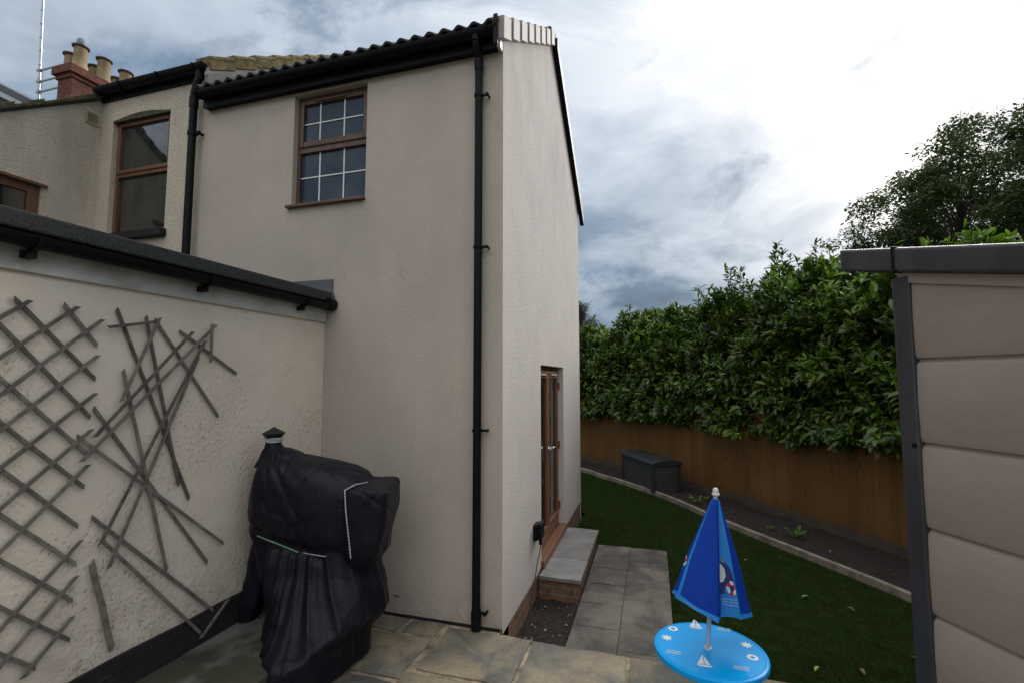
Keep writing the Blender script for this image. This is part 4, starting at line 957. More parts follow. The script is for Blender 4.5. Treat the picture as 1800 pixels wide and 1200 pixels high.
fl_ = np.where(zz < 0.03, 0.2, 1.0)
co2 = co+nr*(disp*fl_)[:, None]
ok = (co2[:, 0]+ORG[bq.name][0] > XA+0.05) | True
gx = co2[:, 0]+ORG[bq.name][0]; gx = np.maximum(gx, XA+0.045); co2[:, 0] = gx-ORG[bq.name][0]
gy = np.minimum(co2[:, 1]+ORG[bq.name][1], Y0-0.01); co2[:, 1] = gy-ORG[bq.name][1]
me2.vertices.foreach_set('co', co2.astype(np.float32).ravel()); me2.polygons.foreach_set('use_smooth', np.ones(len(me2.polygons), bool)); me2.update()
cw = [Vector(p) for p in (co2+ORG[bq.name])]; bvh = BVHTree.FromPolygons(cw, [tuple(p.vertices) for p in me2.polygons])
def on_cover(x, y, off=0.004):
    d = Vector(ray(x, y)).normalized(); h = bvh.ray_cast(Vector(EYE), d)
    return np.array(h[0]-d*off) if h[0] is not None else None
def cord(pts, m_, r=0.0042):
    out = []
    for i in range(len(pts)-1):
        for k in range(8):
            t = k/8; q = on_cover(pts[i][0]*(1-t)+pts[i+1][0]*t, pts[i][1]*(1-t)+pts[i+1][1]*t)
            if q is not None: out.append(q)
    b_ = MB(); b_.tube(out, r, 6); return b_.build('tie_cord', m_, bq, smooth=True)
cord([(646, 847), (625, 851), (606, 861), (608, 900), (613, 945), (617, 986)], M_wcord)
cord([(452, 941), (490, 956), (530, 972)], M_gcord)
cord([(533, 971), (556, 975), (575, 978)], M_wcord, 0.003)
nk = CO+UA*u_+np.array([0, 0, z_])
b = MB()
for k in range(4): b.tube([nk+np.array([0.060*math.cos(a), 0.060*math.sin(a), 0.002+k*0.007+0.004*math.sin(a*2+k)]) for a in np.linspace(0, 2*math.pi, 25)], 0.0038, 6)
b.build('tie_cord', M_wcord, bq, smooth=True)
b = MB(); b.lathe([(0.045, 0.0), (0.072, 0.03), (0.078, 0.04), (0.0, 0.085)], (nk[0], nk[1], nk[2]+0.02), 8); b.build('chimney_cap', M_cowlcap, bq)
# cable by the right foot
b = MB(); p = at(716, 1074, 2, 0.01); b.tube(dense([p+np.array([-0.10, -0.05, 0.14]), p+np.array([-0.03, 0, 0.09]), p+np.array([0.0, 0.0, 0.03]), p+np.array([0.03, 0.02, 0.0])], 0.02), 0.004, 6); o = b.build('power_cable', M_pvc, bq, smooth=True)

# ================================================================== CHILD'S TABLE + PARASOL
TC = np.array([0.268, 2.905, 0.45]); TR = 0.292
kt = thing('childs_round_table', "bright blue child's round plastic table printed with white sea motifs", 'table', (TC[0], TC[1], 0))
tb = MB(); n = 72
tb.lathe([(0.0, 0.0), (TR-0.024, 0.0), (TR-0.022, 0.0022), (TR-0.018, 0.0022), (TR-0.016, 0.0), (TR-0.010, 0.0), (TR-0.002, -0.004), (TR, -0.012), (TR, -0.026), (TR-0.006, -0.032), (TR-0.02, -0.032), (0.0, -0.02)], TC, n, 0, caps=False)
def face(poly, z=0.0012, mi=1): tb.add([(TC[0]+x, TC[1]+y, TC[2]+z) for x, y in poly], [tuple(range(len(poly)))], mi)
def loc(x, y): p = at(x, y, 2, TC[2]); return p[0]-TC[0], p[1]-TC[1]
def circ(cx, cy, r, n_=20): return [(cx+r*math.cos(2*math.pi*k/n_), cy+r*math.sin(2*math.pi*k/n_)) for k in range(n_)]
for (x, y) in ((1183, 1104), (1323, 1155)):
    cx, cy = loc(x, y); face(circ(cx, cy, 0.028)); face(circ(cx, cy, 0.0125), 0.0018, 2)
for (x, y) in ((1172, 1120), (1312, 1133)):
    cx, cy = loc(x, y); face([(cx+(0.034 if k % 2 == 0 else 0.018)*math.cos(math.pi*k/8), cy+(0.034 if k % 2 == 0 else 0.018)*math.sin(math.pi*k/8)) for k in range(16)])
for (x, y), sg in (((1223, 1099), 1), ((1238, 1165), 1)):
    cx, cy = loc(x, y); h = 0.10
    face([(cx-0.034, cy-0.01), (cx-0.002, cy-0.01), (cx-0.002, cy+h*0.8)]); face([(cx+0.003, cy-0.01), (cx+0.030, cy-0.01), (cx+0.003, cy+h*0.72)])
    face([(cx-0.040, cy-0.015), (cx+0.040, cy-0.015), (cx+0.027, cy-0.032), (cx-0.027, cy-0.032)])
for (x, y) in ((1272, 1106), (1184, 1146), (1303, 1174)):
    cx, cy = loc(x, y)
    for k in (-1, 0, 1):
        face([(cx+u*0.036+0.004*k, cy+0.013*k+0.004*math.sin(u*6)+s_) for u, s_ in [(-1, 0), (-0.5, 0), (0, 0), (0.5, 0), (1, 0), (1, 0.004), (0.5, 0.004), (0, 0.004), (-0.5, 0.004), (-1, 0.004)]])
M_pline = mat('pale_blue_print', (0.10, 0.40, 0.78), 0.25, 0)
for k in range(-4, 5):                       # broken plank lines
    off = k*0.042; hl = math.sqrt(max(0, 0.235**2-off**2)); u = -hl
    while u < hl-0.03:
        ln_ = random.uniform(0.03, 0.11); e = min(u+ln_, hl); face([(u, off), (e, off), (e, off+0.0016), (u, off+0.0016)], 0.0008, 3); u = e+random.uniform(0.02, 0.07)
tb.build('tabletop', [M_table, M_print, M_table, M_pline], kt, smooth=True, fix=False)
b = MB(); b.lathe([(0.040, 0.012), (0.040, 0.415)], (TC[0], TC[1], 0), 20); b.build('pedestal', M_pole, kt, smooth=True)
for k in range(4):
    a = math.pi/4+k*math.pi/2; d = np.array([math.cos(a), math.sin(a), 0]); s_ = np.array([-d[1], d[0], 0])
    b = MB(); c_ = np.array([TC[0], TC[1], 0.0]); b.add([c_+d*0.03+s_*0.025+(0, 0, 0.008), c_+d*0.03-s_*0.025+(0, 0, 0.008), c_+d*0.24-s_*0.018+(0, 0, 0.008), c_+d*0.24+s_*0.018+(0, 0, 0.008), c_+d*0.03+s_*0.02+(0, 0, 0.09), c_+d*0.03-s_*0.02+(0, 0, 0.09), c_+d*0.24-s_*0.012+(0, 0, 0.03), c_+d*0.24+s_*0.012+(0, 0, 0.03)], [(0, 1, 2, 3), (4, 7, 6, 5), (0, 4, 5, 1), (1, 5, 6, 2), (2, 6, 7, 3), (3, 7, 4, 0)])
    b.build('foot', M_table, kt, bevel=0.006)
pr = thing('childs_parasol', "closed child's parasol in dark and light blue panels standing through the table", 'parasol', (TC[0], TC[1], 0.45))
tipP = atn(1258, 866, FW*[1, 1, 0], TC); base = atn(1244, 1136, FW*[1, 1, 0], TC); base[2] = TC[2]; base[:2] = TC[:2]+(base[:2]-TC[:2])*1.0
b = MB(); dd = (tipP-base); b.tube([base-dd*0.02, base+dd*0.99], 0.0115, 14); b.lathe([(0.024, 0), (0.022, 0.008), (0.013, 0.012)], (base[0], base[1], base[2]+0.0005), 16); b.build('pole', M_pole, pr, smooth=True)
b = MB(); b.lathe([(0.019, -0.012), (0.0215, -0.004), (0.0165, 0.001), (0.016, 0.012), (0.0145, 0.021), (0.0095, 0.028), (0.0, 0.031)], tipP, 18, caps=False); b.build('finial', M_white, pr, smooth=True)
HU = np.array([math.cos(YAW-0.13), math.sin(YAW-0.13), 0]); HV = np.array([math.sin(YAW-0.13), -math.cos(YAW-0.13), 0])   # right, towards viewer
hem = [(1192, 1053, 0.06, 'L'), (1262, 1095, 0.125, 'D'), (1264, 1083, 0.03, 'D'), (1303, 1089, 0.055, 'L'), (1323, 1084, 0.0, 'D'), (None, (0.15, -0.10), 0.60, 'L'), (None, (0.03, -0.13), 0.60, 'D'), (None, (-0.10, -0.09), 0.66, 'L'), (1184, 1040, -0.02, 'D'), (1190, 1048, -0.0, 'L')]
HP = []
for h_ in hem:
    if h_[0] is not None:
        q = atn(h_[0], h_[1], HV, tipP+HV*h_[2]); HP.append(q)
    else:
        q = tipP+HU*h_[1][0]+HV*h_[1][1]; q = np.array([q[0], q[1], h_[2]]); HP.append(q)
# panel i spans HP[i]..HP[i+1]; colour by list
pc = ['D', 'S', 'L', 'D', 'L', 'D', 'L', 'D', 'D', 'L']
cvs = {'D': 0, 'L': 1, 'S': 0}
b = MB(); NS, NU = 22, 10
apex = tipP+np.array([0, 0, -0.012])
def canopy_pt(i, u, s_):
    A_, B2 = HP[i], HP[(i+1) % len(HP)]
    q = A_*(1-u)+B2*u
    # gentle curvature and creasing
    pt = apex+(q-apex)*s_; ax_ = apex+(np.array([base[0]+(apex[0]-base[0])*0.25, base[1]+(apex[1]-base[1])*0.25, q[2]])-apex)*s_
    rad = pt-ax_; L_ = np.linalg.norm(rad)
    pt = ax_+rad*(1+0.16*math.sin(math.pi*s_)*(1-s_)+0.0)
    rn = rad/(L_+1e-6); pt = pt+rn*(0.016*math.sin(u*math.pi)*s_+0.006*nz(i*3+u*3, s_*4, 1)*s_+0.013*(1-s_))
    if s_ > 0.999: pt[2] += 0.010*math.sin(math.pi*u)
    return pt
for i in range(len(HP)):
    vs = [canopy_pt(i, u/NU, s_/NS) for s_ in range(NS+1) for u in range(NU+1)]
    fs = [(a*(NU+1)+c, a*(NU+1)+c+1, (a+1)*(NU+1)+c+1, (a+1)*(NU+1)+c) for a in range(NS) for c in range(NU)]
    b.add(vs, fs[:-NU], cvs[pc[i]]); b.add(vs, fs[-NU:], 1)
# printed motifs on the light panel (index 2) : boat sail, ring buoy, ripples
def on_panel(i, u, s_, off=0.0016):
    p = canopy_pt(i, u, s_); q = canopy_pt(i, u+0.01, s_); r_ = canopy_pt(i, u, s_+0.01); n_ = np.cross(q-p, r_-p); n_ = n_/np.linalg.norm(n_)
    if np.dot(n_, HV) < 0: n_ = -n_
    return p+n_*off
def pan(i, poly, mi, off=0.0016):
    b.add([on_panel(i, u, s_, off) for u, s_ in poly], [tuple(range(len(poly)))], mi)
def arc(i, cu, cs_, ru, rs, a0, a1, w_, mi, off):
    n_ = 8
    for k in range(n_):
        t0, t1 = a0+(a1-a0)*k/n_, a0+(a1-a0)*(k+1)/n_
        pan(i, [(cu+ru*math.cos(t0), cs_+rs*math.sin(t0)), (cu+ru*math.cos(t1), cs_+rs*math.sin(t1)), (cu+ru*w_*math.cos(t1), cs_+rs*w_*math.sin(t1)), (cu+ru*w_*math.cos(t0), cs_+rs*w_*math.sin(t0))], mi, off)
pan(2, [(0.02, 0.55), (0.35, 0.55), (0.75, 0.61), (0.9, 0.70), (0.75, 0.78), (0.02, 0.82)], 4, 0.0010)
pan(2, [(0.04, 0.56), (0.28, 0.60), (0.34, 0.66), (0.2, 0.71), (0.04, 0.72)], 2, 0.0016)
pan(2, [(0.05, 0.50), (0.16, 0.52), (0.30, 0.56), (0.14, 0.55)], 5, 0.0020)
for k in range(6): arc(2, 0.62, 0.755, 0.30, 0.060, k*math.pi/3+0.2, (k+1)*math.pi/3+0.2, 0.48, 3 if k % 2 else 2, 0.0024)
for s0 in (0.84, 0.862, 0.885):
    for k in range(3): arc(2, 0.22+k*0.27, s0, 0.12, 0.010, math.pi*0.1, math.pi*0.9, 0.7, 2, 0.002)
for k in range(4): arc(8, 0.5, 0.66, 0.35, 0.05, k*math.pi/2, (k+1)*math.pi/2, 0.5, 3 if k % 2 else 2, 0.0024)
b.build('canopy', [M_blue, M_lblue, M_print, M_red, M_navy, M_tan], pr, smooth=True, fix=False)

# ================================================================== SHED
th = math.radians(25); DS = np.array([-math.sin(th), math.cos(th), 0]); NS_ = np.array([DS[1], -DS[0], 0])   # along the side, and inwards (right)
P0 = EYE+ray(1577, 668)/np.dot(ray(1577, 668), FW)*2.0; P0 = np.array([P0[0], P0[1], 0.0])
sh = thing('resin_shed', 'taupe plastic garden shed with charcoal roof edge and corner post at the right', 'shed', tuple(P0))
def sp(s_, n_, z): return P0+DS*s_+NS_*n_+np.array([0, 0, z])
def sbox(mb, s0, s1, n0, n1, z0, z1, mi=0): mb.obox(sp((s0+s1)/2, (n0+n1)/2, (z0+z1)/2), DS*(s1-s0)/2, NS_*(n1-n0)/2, (0, 0, (z1-z0)/2), mi)
SD, SW = -1.75, 1.7
# horizontal boards with rounded v-grooves, one profile swept along the side
prof = []; z = 0.0; zg = [0.004, 0.334, 0.664, 0.99, 1.321, 1.655, 1.991, 2.33]
for k in range(len(zg)-1):
    a_, c_ = zg[k], zg[k+1]
    prof += [(0.026, a_), (0.026, a_+0.006), (0.014, a_+0.012), (0.009, a_+0.03), (0.007, (a_+c_)/2), (0.011, c_-0.02), (0.018, c_-0.008)]
prof.append((0.026, zg[-1]))
b = MB(); vs = []
def rk(s_): return 2.385+(s_+0.0)*0.235
for s_ in (-0.07, -0.6, -1.2, SD+0.06):
    for n_, z in prof: vs.append(sp(s_, n_, z if z < 2.2 else min(z, rk(s_)-0.02)))
m_ = len(prof); fs = [(i*m_+j, i*m_+j+1, (i+1)*m_+j+1, (i+1)*m_+j) for i in range(3) for j in range(m_-1)]
b.add(vs, fs); b.build('side_panel', M_shed, sh, smooth=True)
b = MB(); sbox(b, SD+0.02, -0.02, SW-0.02, SW, 0, 2.0); sbox(b, -0.03, -0.012, 0.06, SW-0.06, 0.0, 2.33); sbox(b, SD, SD+0.02, 0.06, SW-0.06, 0, 1.9); sbox(b, SD+0.03, -0.05, 0.035, 0.045, 0, 1.93)
b.build('rear_and_front_panel', M_shed, sh)
for (s0, s1, n0, n1, zt) in ((-0.078, 0.0, -0.004, 0.07, 2.345), (SD, SD+0.07, -0.004, 0.07, 1.93), (-0.078, 0, SW-0.07, SW+0.004, 2.345), (SD, SD+0.07, SW-0.07, SW+0.004, 1.93)):
    b = MB(); sbox(b, s0, s1, n0, n1, 0.0, zt)
    b.build('corner_post', M_shedtrim, sh, bevel=0.010, seg=3)
b = MB(); b.tube([sp(-0.062, -0.0045, 1.650), sp(-0.062, -0.009, 1.650)], 0.010, 12); b.build('screw_cap', M_pvc, sh, smooth=True)
# pent roof, rake falling towards the back
def rbox(mb, s0, s1, n0, n1, dz0, dz1):
    vs = [sp(s_, n_, rk(s_)+dz_) for dz_ in (dz0, dz1) for n_ in (n0, n1) for s_ in (s0, s1)]
    mb.add(vs, [(0, 2, 3, 1), (4, 5, 7, 6), (0, 1, 5, 4), (2, 6, 7, 3), (0, 4, 6, 2), (1, 3, 7, 5)])
b = MB(); rbox(b, SD-0.1, 0.222, -0.035, SW+0.03, -0.012, 0.092); rf = b.build('roof', M_shedtrim, sh, bevel=0.014, seg=3)
b = MB(); rbox(b, -0.052, -0.040, -0.040, SW+0.035, -0.016, 0.097); b.build('roof_joint', M_pvc, rf, bevel=0.003)
b = MB(); rbox(b, SD-0.05, -0.03, 0.0, 0.05, -0.055, -0.014); b.build('eaves_trim', M_shed, sh)

# ================================================================== FENCE
fe = thing('garden_fence', 'curving orange brown close-board fence below the laurel hedge', 'fence', (FD[len(FD)//2][0], FD[len(FD)//2][1], -0.25))
cum = np.concatenate([[0], np.cumsum(np.linalg.norm(np.diff(FD, axis=0), axis=1))])
def fpt(s_, off=0.0):
    i = np.searchsorted(cum, s_)-1; i = min(max(i, 0), len(FD)-2); t = (s_-cum[i])/(cum[i+1]-cum[i]); p = FD[i]*(1-t)+FD[i+1]*t
    d = FD[min(i+3, len(FD)-1)]-FD[max(i-2, 0)]; d = d/np.linalg.norm(d); n_ = np.array([-d[1], d[0]]); return p+n_*off, d, n_
FTOP = 1.36; bay = 1.83; s_ = 0.2; pw = 0.105
while s_ < cum[-1]-0.3:
    e = min(s_+bay, cum[-1]-0.1); b = MB(); q = s_
    while q < e-0.02:
        p, d, n_ = fpt(q+pw/2); ht = FTOP+random.uniform(-0.006, 0.006); tl = 0.07
        b.obox((p[0], p[1], (ht-0.08)/2), (d[0]*pw*0.53+n_[0]*0.006, d[1]*pw*0.53+n_[1]*0.006, 0), (n_[0]*0.006, n_[1]*0.006, 0), (random.uniform(-.002, .002), 0, (ht+0.08)/2))
        q += pw
    b.build('panel', M_fence, fe)
    p, d, n_ = fpt(s_, 0.07); b = MB(); b.obox((p[0], p[1], 0.5), (d[0]*0.05, d[1]*0.05, 0), (n_[0]*0.05, n_[1]*0.05, 0), (0, 0, 0.85)); b.build('post', M_fence, fe, bevel=0.005)
    b = MB()
    k = 6
    for a_ in range(k):
        pa_, _, n1_ = fpt(s_+(e-s_)*a_/k, -0.022); pb_, _, _ = fpt(s_+(e-s_)*(a_+1)/k, -0.022); dd_ = (pb_-pa_)/2
        b.obox(((pa_+pb_)/2).tolist()+[-0.18], (dd_[0]*1.01, dd_[1]*1.01, 0), (n1_[0]*0.012, n1_[1]*0.012, 0), (0, 0, 0.10))
    b.build('gravel_board', M_gravb, fe)
    s_ += bay

# ================================================================== STORAGE BOX
d1 = np.array([0.481, -0.877, 0]); d2 = np.array([0.877, 0.481, 0]); c_ = at(1148, 866, 2, -0.2)
db = thing('storage_box', 'dark grey plastic garden storage box against the fence behind the lawn edging', 'storage box', tuple(c_))
LW, LD, LH = 1.30, 0.58, 0.56
def bxp(a, d, z): return c_-d1*a+d2*d+np.array([0, 0, z])
b = MB(); q = [bxp(0.02, 0.02, 0), bxp(LW-0.02, 0.02, 0), bxp(LW-0.02, LD-0.02, 0), bxp(0.02, LD-0.02, 0)]; t_ = [bxp(0, 0, LH-0.07), bxp(LW, 0, LH-0.07), bxp(LW, LD, LH-0.07), bxp(0, LD, LH-0.07)]
b.add(q+t_, [(0, 1, 2, 3), (4, 7, 6, 5), (0, 4, 5, 1), (1, 5, 6, 2), (2, 6, 7, 3), (3, 7, 4, 0)]); b.build('body', M_rattan, db, bevel=0.01)
for a_, d_ in ((0, 0), (LW, 0), (LW, LD), (0, LD)):
    b = MB(); ca = 0.035 if a_ == 0 else LW-0.035; cd = 0.035 if d_ == 0 else LD-0.035
    b.obox(bxp(ca, cd, (LH-0.07)/2), d1*0.04, d2*0.04, (0, 0, (LH-0.07)/2)); b.build('corner_rib', M_resin, db, bevel=0.008)
b = MB(); vs = []; n = 10
for a_ in (-0.025, LW+0.025):
    for k in range(n+1):
        t = k/n; vs.append(bxp(a_, -0.025+(LD+0.05)*t, LH-0.015+0.05*math.sin(math.pi*t)**0.7))
    vs += [bxp(a_, LD+0.025, LH-0.075), bxp(a_, -0.025, LH-0.075)]
m_ = n+3; b.add(vs, [tuple(range(m_)), tuple(range(m_, 2*m_))[::-1]]+[(k, (k+1) % m_, m_+(k+1) % m_, m_+k) for k in range(m_)]); b.build('lid', M_resin, db, bevel=0.01, smooth=True)

# ================================================================== PLANTS
def shoots(P, N_, n_leaf, L0, spread=0.6, up=0.35):
    """whorled leaves round shoot tips: returns arrays"""
    k = len(P); base_ = np.repeat(P, n_leaf, 0); nrm_ = np.repeat(N_, n_leaf, 0)
    a = rng.uniform(0, 2*np.pi, k*n_leaf); t = norm(np.cross(nrm_, rng.normal(0, 1, (k*n_leaf, 3)))); b2 = np.cross(nrm_, t)
    rad = t*np.cos(a)[:, None]+b2*np.sin(a)[:, None]
    D = norm(rad*spread+nrm_*rng.uniform(0.2, 1.0, (k*n_leaf, 1))+np.array([0, 0, up])*rng.uniform(-0.3, 1.0, (k*n_leaf, 1)))
    Pn = base_+nrm_*rng.uniform(-0.09, 0.05, (k*n_leaf, 1))
    Un = norm(nrm_+np.array([0, 0, 0.8])+rng.normal(0, 0.35, (k*n_leaf, 3)))
    L = L0*rng.uniform(0.65, 1.25, k*n_leaf); return Pn, D, Un, L*np.where(rng.random(len(L)) < 0.2, 0.62, 1.0)
# laurel hedge: silhouette heights along the fence
hs = [(1000, 592), (1020, 585), (1045, 576), (1065, 590), (1085, 596), (1110, 566), (1150, 560), (1200, 552), (1232, 545), (1262, 532), (1290, 515), (1315, 526), (1342, 545), (1365, 508), (1400, 486), (1440, 480), (1480, 468), (1530, 470), (1580, 470), (1640, 455), (1700, 440), (1760, 440), (1860, 440)]
HL = offs(FD, 0.75)
pts_s = []
for x, y in hs:                              # crossing of sight line with the hedge centre line (plan)
    d = ray(x, y); best = None
    az = math.atan2(d[0], d[1]); azs = np.arctan2(HL[:, 0], HL[:, 1]); i = int(np.argmin(abs(azs-az))); dist = math.hypot(*HL[i]); z = 1.92+d[2]/math.hypot(d[0], d[1])*dist
    pts_s.append((cum[i], z))
pts_s.sort(); HS = np.array([p[0] for p in pts_s]); HZ = np.array([p[1] for p in pts_s])
def htop(s_): return np.interp(s_, HS, HZ)
hg = thing('laurel_hedge', 'tall glossy dark green laurel hedge hanging over the brown fence', 'hedge', (FD[len(FD)//2][0], FD[len(FD)//2][1]+0.8, -0.25))
s0_, s1_ = HS[0]-2.5, cum[-1]-0.2
Nn_ = 15000
ss = rng.uniform(max(s0_, 0.3), s1_, Nn_)
# denser sampling where the hedge is near
zt = htop(ss); k_ = np.array([nz(q*1.3, 0, 5) for q in ss])
tops = zt+0.16*np.array([nz(q*2.6, 1, 5) for q in ss])-0.12
th_ = rng.random(Nn_)
# cross-section path param: 0 = front bottom, 0.72 = front top edge, 1 = back top
zlow = 1.02+0.16*np.clip((ss-0.60*cum[-1])/(0.25*cum[-1]), 0, 1)+0.10*np.array([nz(q*1.7, 3, 2) for q in ss])
zz_ = np.where(th_ < 0.74, zlow+(tops-zlow)*(th_/0.74)**0.95, tops+0.05)
fr = np.where(th_ < 0.74, -0.22+0.55*(th_/0.74)**2.2, 0.33+(th_-0.74)/0.26*1.0)
bul = np.array([nz(ss[i]*1.4, zz_[i]*1.6, 8)*0.36+nz(ss[i]*3.6, zz_[i]*3.6, 3)*0.24 for i in range(Nn_)])
fr = fr-bul*(th_ < 0.74)
zz_ = zz_+(th_ >= 0.74)*(bul*0.5+rng.uniform(-0.25, 0.1, Nn_))
dep = rng.random(Nn_)**1.5*0.38; fr = fr+dep*(th_ < 0.74)
pp = []; nn_ = []
for i in range(Nn_):
    p, d, n_ = fpt(ss[i], fr[i]); pp.append((p[0], p[1], zz_[i])); w_ = min(1, th_[i]/0.74)
    out = -n_*(1-0.55*w_) if th_[i] < 0.74 else -n_*0.2; nn_.append((out[0], out[1], 0.15+0.7*w_))
pp = np.array(pp); nn_ = norm(np.array(nn_)+rng.normal(0, 0.28, (Nn_, 3)))
Pn, D, Un, L = shoots(pp, nn_, 6, 0.128)
hang = np.repeat(np.clip(1-th_/0.62, 0, 1), 6)[:, None]*rng.uniform(0.3, 1.0, (len(Pn), 1))
outn = np.repeat(norm(nn_*np.array([1, 1, 0.15])), 6, 0)
D = norm(D+hang*(np.array([0, 0, -1.1])+outn*0.35)); Un = norm(Un*(1-hang)+hang*(outn+np.array([0, 0, 0.55])+rng.normal(0, 0.25, Un.shape)))
L = L*(1+0.15*hang[:, 0])
foli = leaves('foliage', Pn, D, Un, L, L*0.38, M_laurel, hg)
# shoots sticking out of the top, loose whorls with sky between
tp = []; tn = []; stems = MB(); yP = []; yN = []
def sprig(x, y, hgt_, lean=0.0, dist_off=0.3, nl=13):
    d = ray(x, y); az = math.atan2(d[0], d[1]); azs = np.arctan2(HL[:, 0], HL[:, 1]); i = int(np.argmin(abs(azs-az))); dist = math.hypot(*HL[i])-0.75+dist_off+0.4
    hd = math.hypot(d[0], d[1]); top = EYE+d/hd*dist; bot = top+np.array([-lean*hgt_, 0.0, -hgt_])
    stems.tube([bot, (bot+top)/2+np.array([0.02, 0, 0]), top], [0.008, 0.006, 0.003], 5)
    for k in range(nl*max(1, int(hgt_/0.28))):
        t = random.random()**0.6; q = bot+(top-bot)*t; a = random.uniform(0, 6.28)
        tp.append(q); tn.append((math.cos(a), math.sin(a), random.uniform(0.15, 1.1)*(0.5+t)))
for a_ in [(1232, 503, .5, .1), (1226, 512, .4, 0), (1275, 474, .65, -.15), (1292, 480, .6, .1), (1308, 484, .55, .15), (1262, 508, .4, -.1), (1368, 427, .9, .25), (1382, 462, .6, .3), (1396, 478, .5, .2), (1432, 424, .7, 0), (1440, 445, .6, .1), (1416, 462, .5, 0), (1336, 500, .4, .2), (1106, 538, .5, 0), (1043, 560, .4, 0), (1060, 574, .3, 0), (1500, 452, .4, 0), (1025, 570, .4, .1), (1248, 506, .45, .1), (1284, 470, .6, .1), (1300, 474, .6, -.1), (1376, 440, .8, .1), (1362, 448, .7, -.1), (1390, 452, .6, .2), (1424, 448, .5, -.1), (1238, 520, .4, 0), (1315, 500, .5, 0), (1465, 446, .4, 0), (1080, 570, .3, 0), (1120, 548, .3, .1), (1352, 486, .5, -.1), (1455, 455, .4, .1), (1400, 455, .5, -.1), (1320, 494, .4, 0)]:
    sprig(*a_)
tp = np.array(tp); tn = norm(np.array(tn)); L = rng.uniform(0.11, 0.175, len(tp))
leaves('shoot_leaves', tp, tn, np.tile([0, -0.25, 1.0], (len(tp), 1))+rng.normal(0, 0.35, (len(tp), 3)), L, L*0.28, M_laurel, hg)
# fresh light leaves, scattered clumps near the right top
cl = []; 
for x, y, r_, k in [(1540, 505, 0.45, 60), (1470, 530, 0.35, 26), (1585, 480, 0.35, 40), (1500, 600, 0.3, 10), (1385, 500, 0.22, 22), (1365, 480, 0.15, 12), (1180, 590, 0.5, 34), (1140, 580, 0.4, 26), (1430, 640, 0.35, 12), (1060, 590, 0.35, 26), (1225, 620, 0.3, 8), (1440, 655, 0.15, 10), (1700, 425, 0.16, 16), (1722, 428, 0.14, 12), (1767, 436, 0.12, 8), (1640, 450, 0.2, 12)]:
    d = ray(x, y); az = math.atan2(d[0], d[1]); HF = offs(FD, 0.12 if y > 480 else 0.5); azs = np.arctan2(HF[:, 0], HF[:, 1]); i = int(np.argmin(abs(azs-az))); dist = math.hypot(*HF[i])
    c_ = EYE+d/math.hypot(d[0], d[1])*dist
    for _ in range(k): cl.append(c_+rng.normal(0, r_*0.55, 3)*np.array([1, 0.5, 0.7]))
cl += [EYE+(np.array([p[0], p[1], p[2]])-EYE)*0.998 for p in pp[rng.integers(0, len(pp), 420)] if p[2] > 1.6]
cl = np.array(cl); cn = norm(rng.normal(0, 0.5, (len(cl), 3))+np.array([0.1, -0.5, 0.8]))
Pn, D, Un, L = shoots(cl, cn, 5, 0.12); leaves('young_leaves', Pn, D, Un, L, L*0.36, M_young, hg)
k_ = rng.integers(0, len(pp), 34); leaves('withered_leaves', pp[k_]-np.array([0, 0.14, 0]), norm(rng.normal(0, 1, (34, 3))+np.array([0, 0, -0.8])), norm(rng.normal(0, 0.5, (34, 3))+np.array([0, -1, 0.4])), rng.uniform(0.06, 0.12, 34), rng.uniform(0.02, 0.04, 34), M_dead, hg)
for s_ in np.arange(max(s0_, 0.4), s1_, 0.45):
    p, d, n_ = fpt(s_, 0.8); zt_ = float(htop(s_)); q = np.array([p[0], p[1], -0.25])
    for k in range(3):
        a = random.uniform(0, 6.28); stems.tube([q, q+np.array([0.12*math.cos(a), 0.12*math.sin(a), (zt_+0.25)*0.5]), q+np.array([0.35*math.cos(a), 0.35*math.sin(a), (zt_+0.1)])], [0.03, 0.018, 0.006], 5)
stems.build('stems', M_bark, hg, smooth=True)
# dark solid core standing in for the shade inside the hedge
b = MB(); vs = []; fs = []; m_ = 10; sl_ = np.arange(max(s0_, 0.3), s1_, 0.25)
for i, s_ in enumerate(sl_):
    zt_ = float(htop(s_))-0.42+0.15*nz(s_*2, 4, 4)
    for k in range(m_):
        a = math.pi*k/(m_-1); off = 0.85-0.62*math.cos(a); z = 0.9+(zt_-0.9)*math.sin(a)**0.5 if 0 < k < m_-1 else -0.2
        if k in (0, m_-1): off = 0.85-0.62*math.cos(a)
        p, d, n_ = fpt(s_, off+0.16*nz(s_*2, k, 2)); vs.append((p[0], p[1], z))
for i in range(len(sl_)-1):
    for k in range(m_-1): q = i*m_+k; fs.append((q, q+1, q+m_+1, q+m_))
b.add(vs, fs); b.build('shade_core', M_core, hg, smooth=True)
# one hanging yellow leaf
b = None
q = at(1204, 724, 1, fpt(HS[3])[0][1]) if False else None
def one_leaf(name, p, dirv, up, L_, W_, m_, label, grp):
    o = leaves(name, np.array([p]), np.array([dirv], float), np.array([up], float), np.array([L_]), np.array([W_]), m_); return tag(o, label, 'leaf', grp)
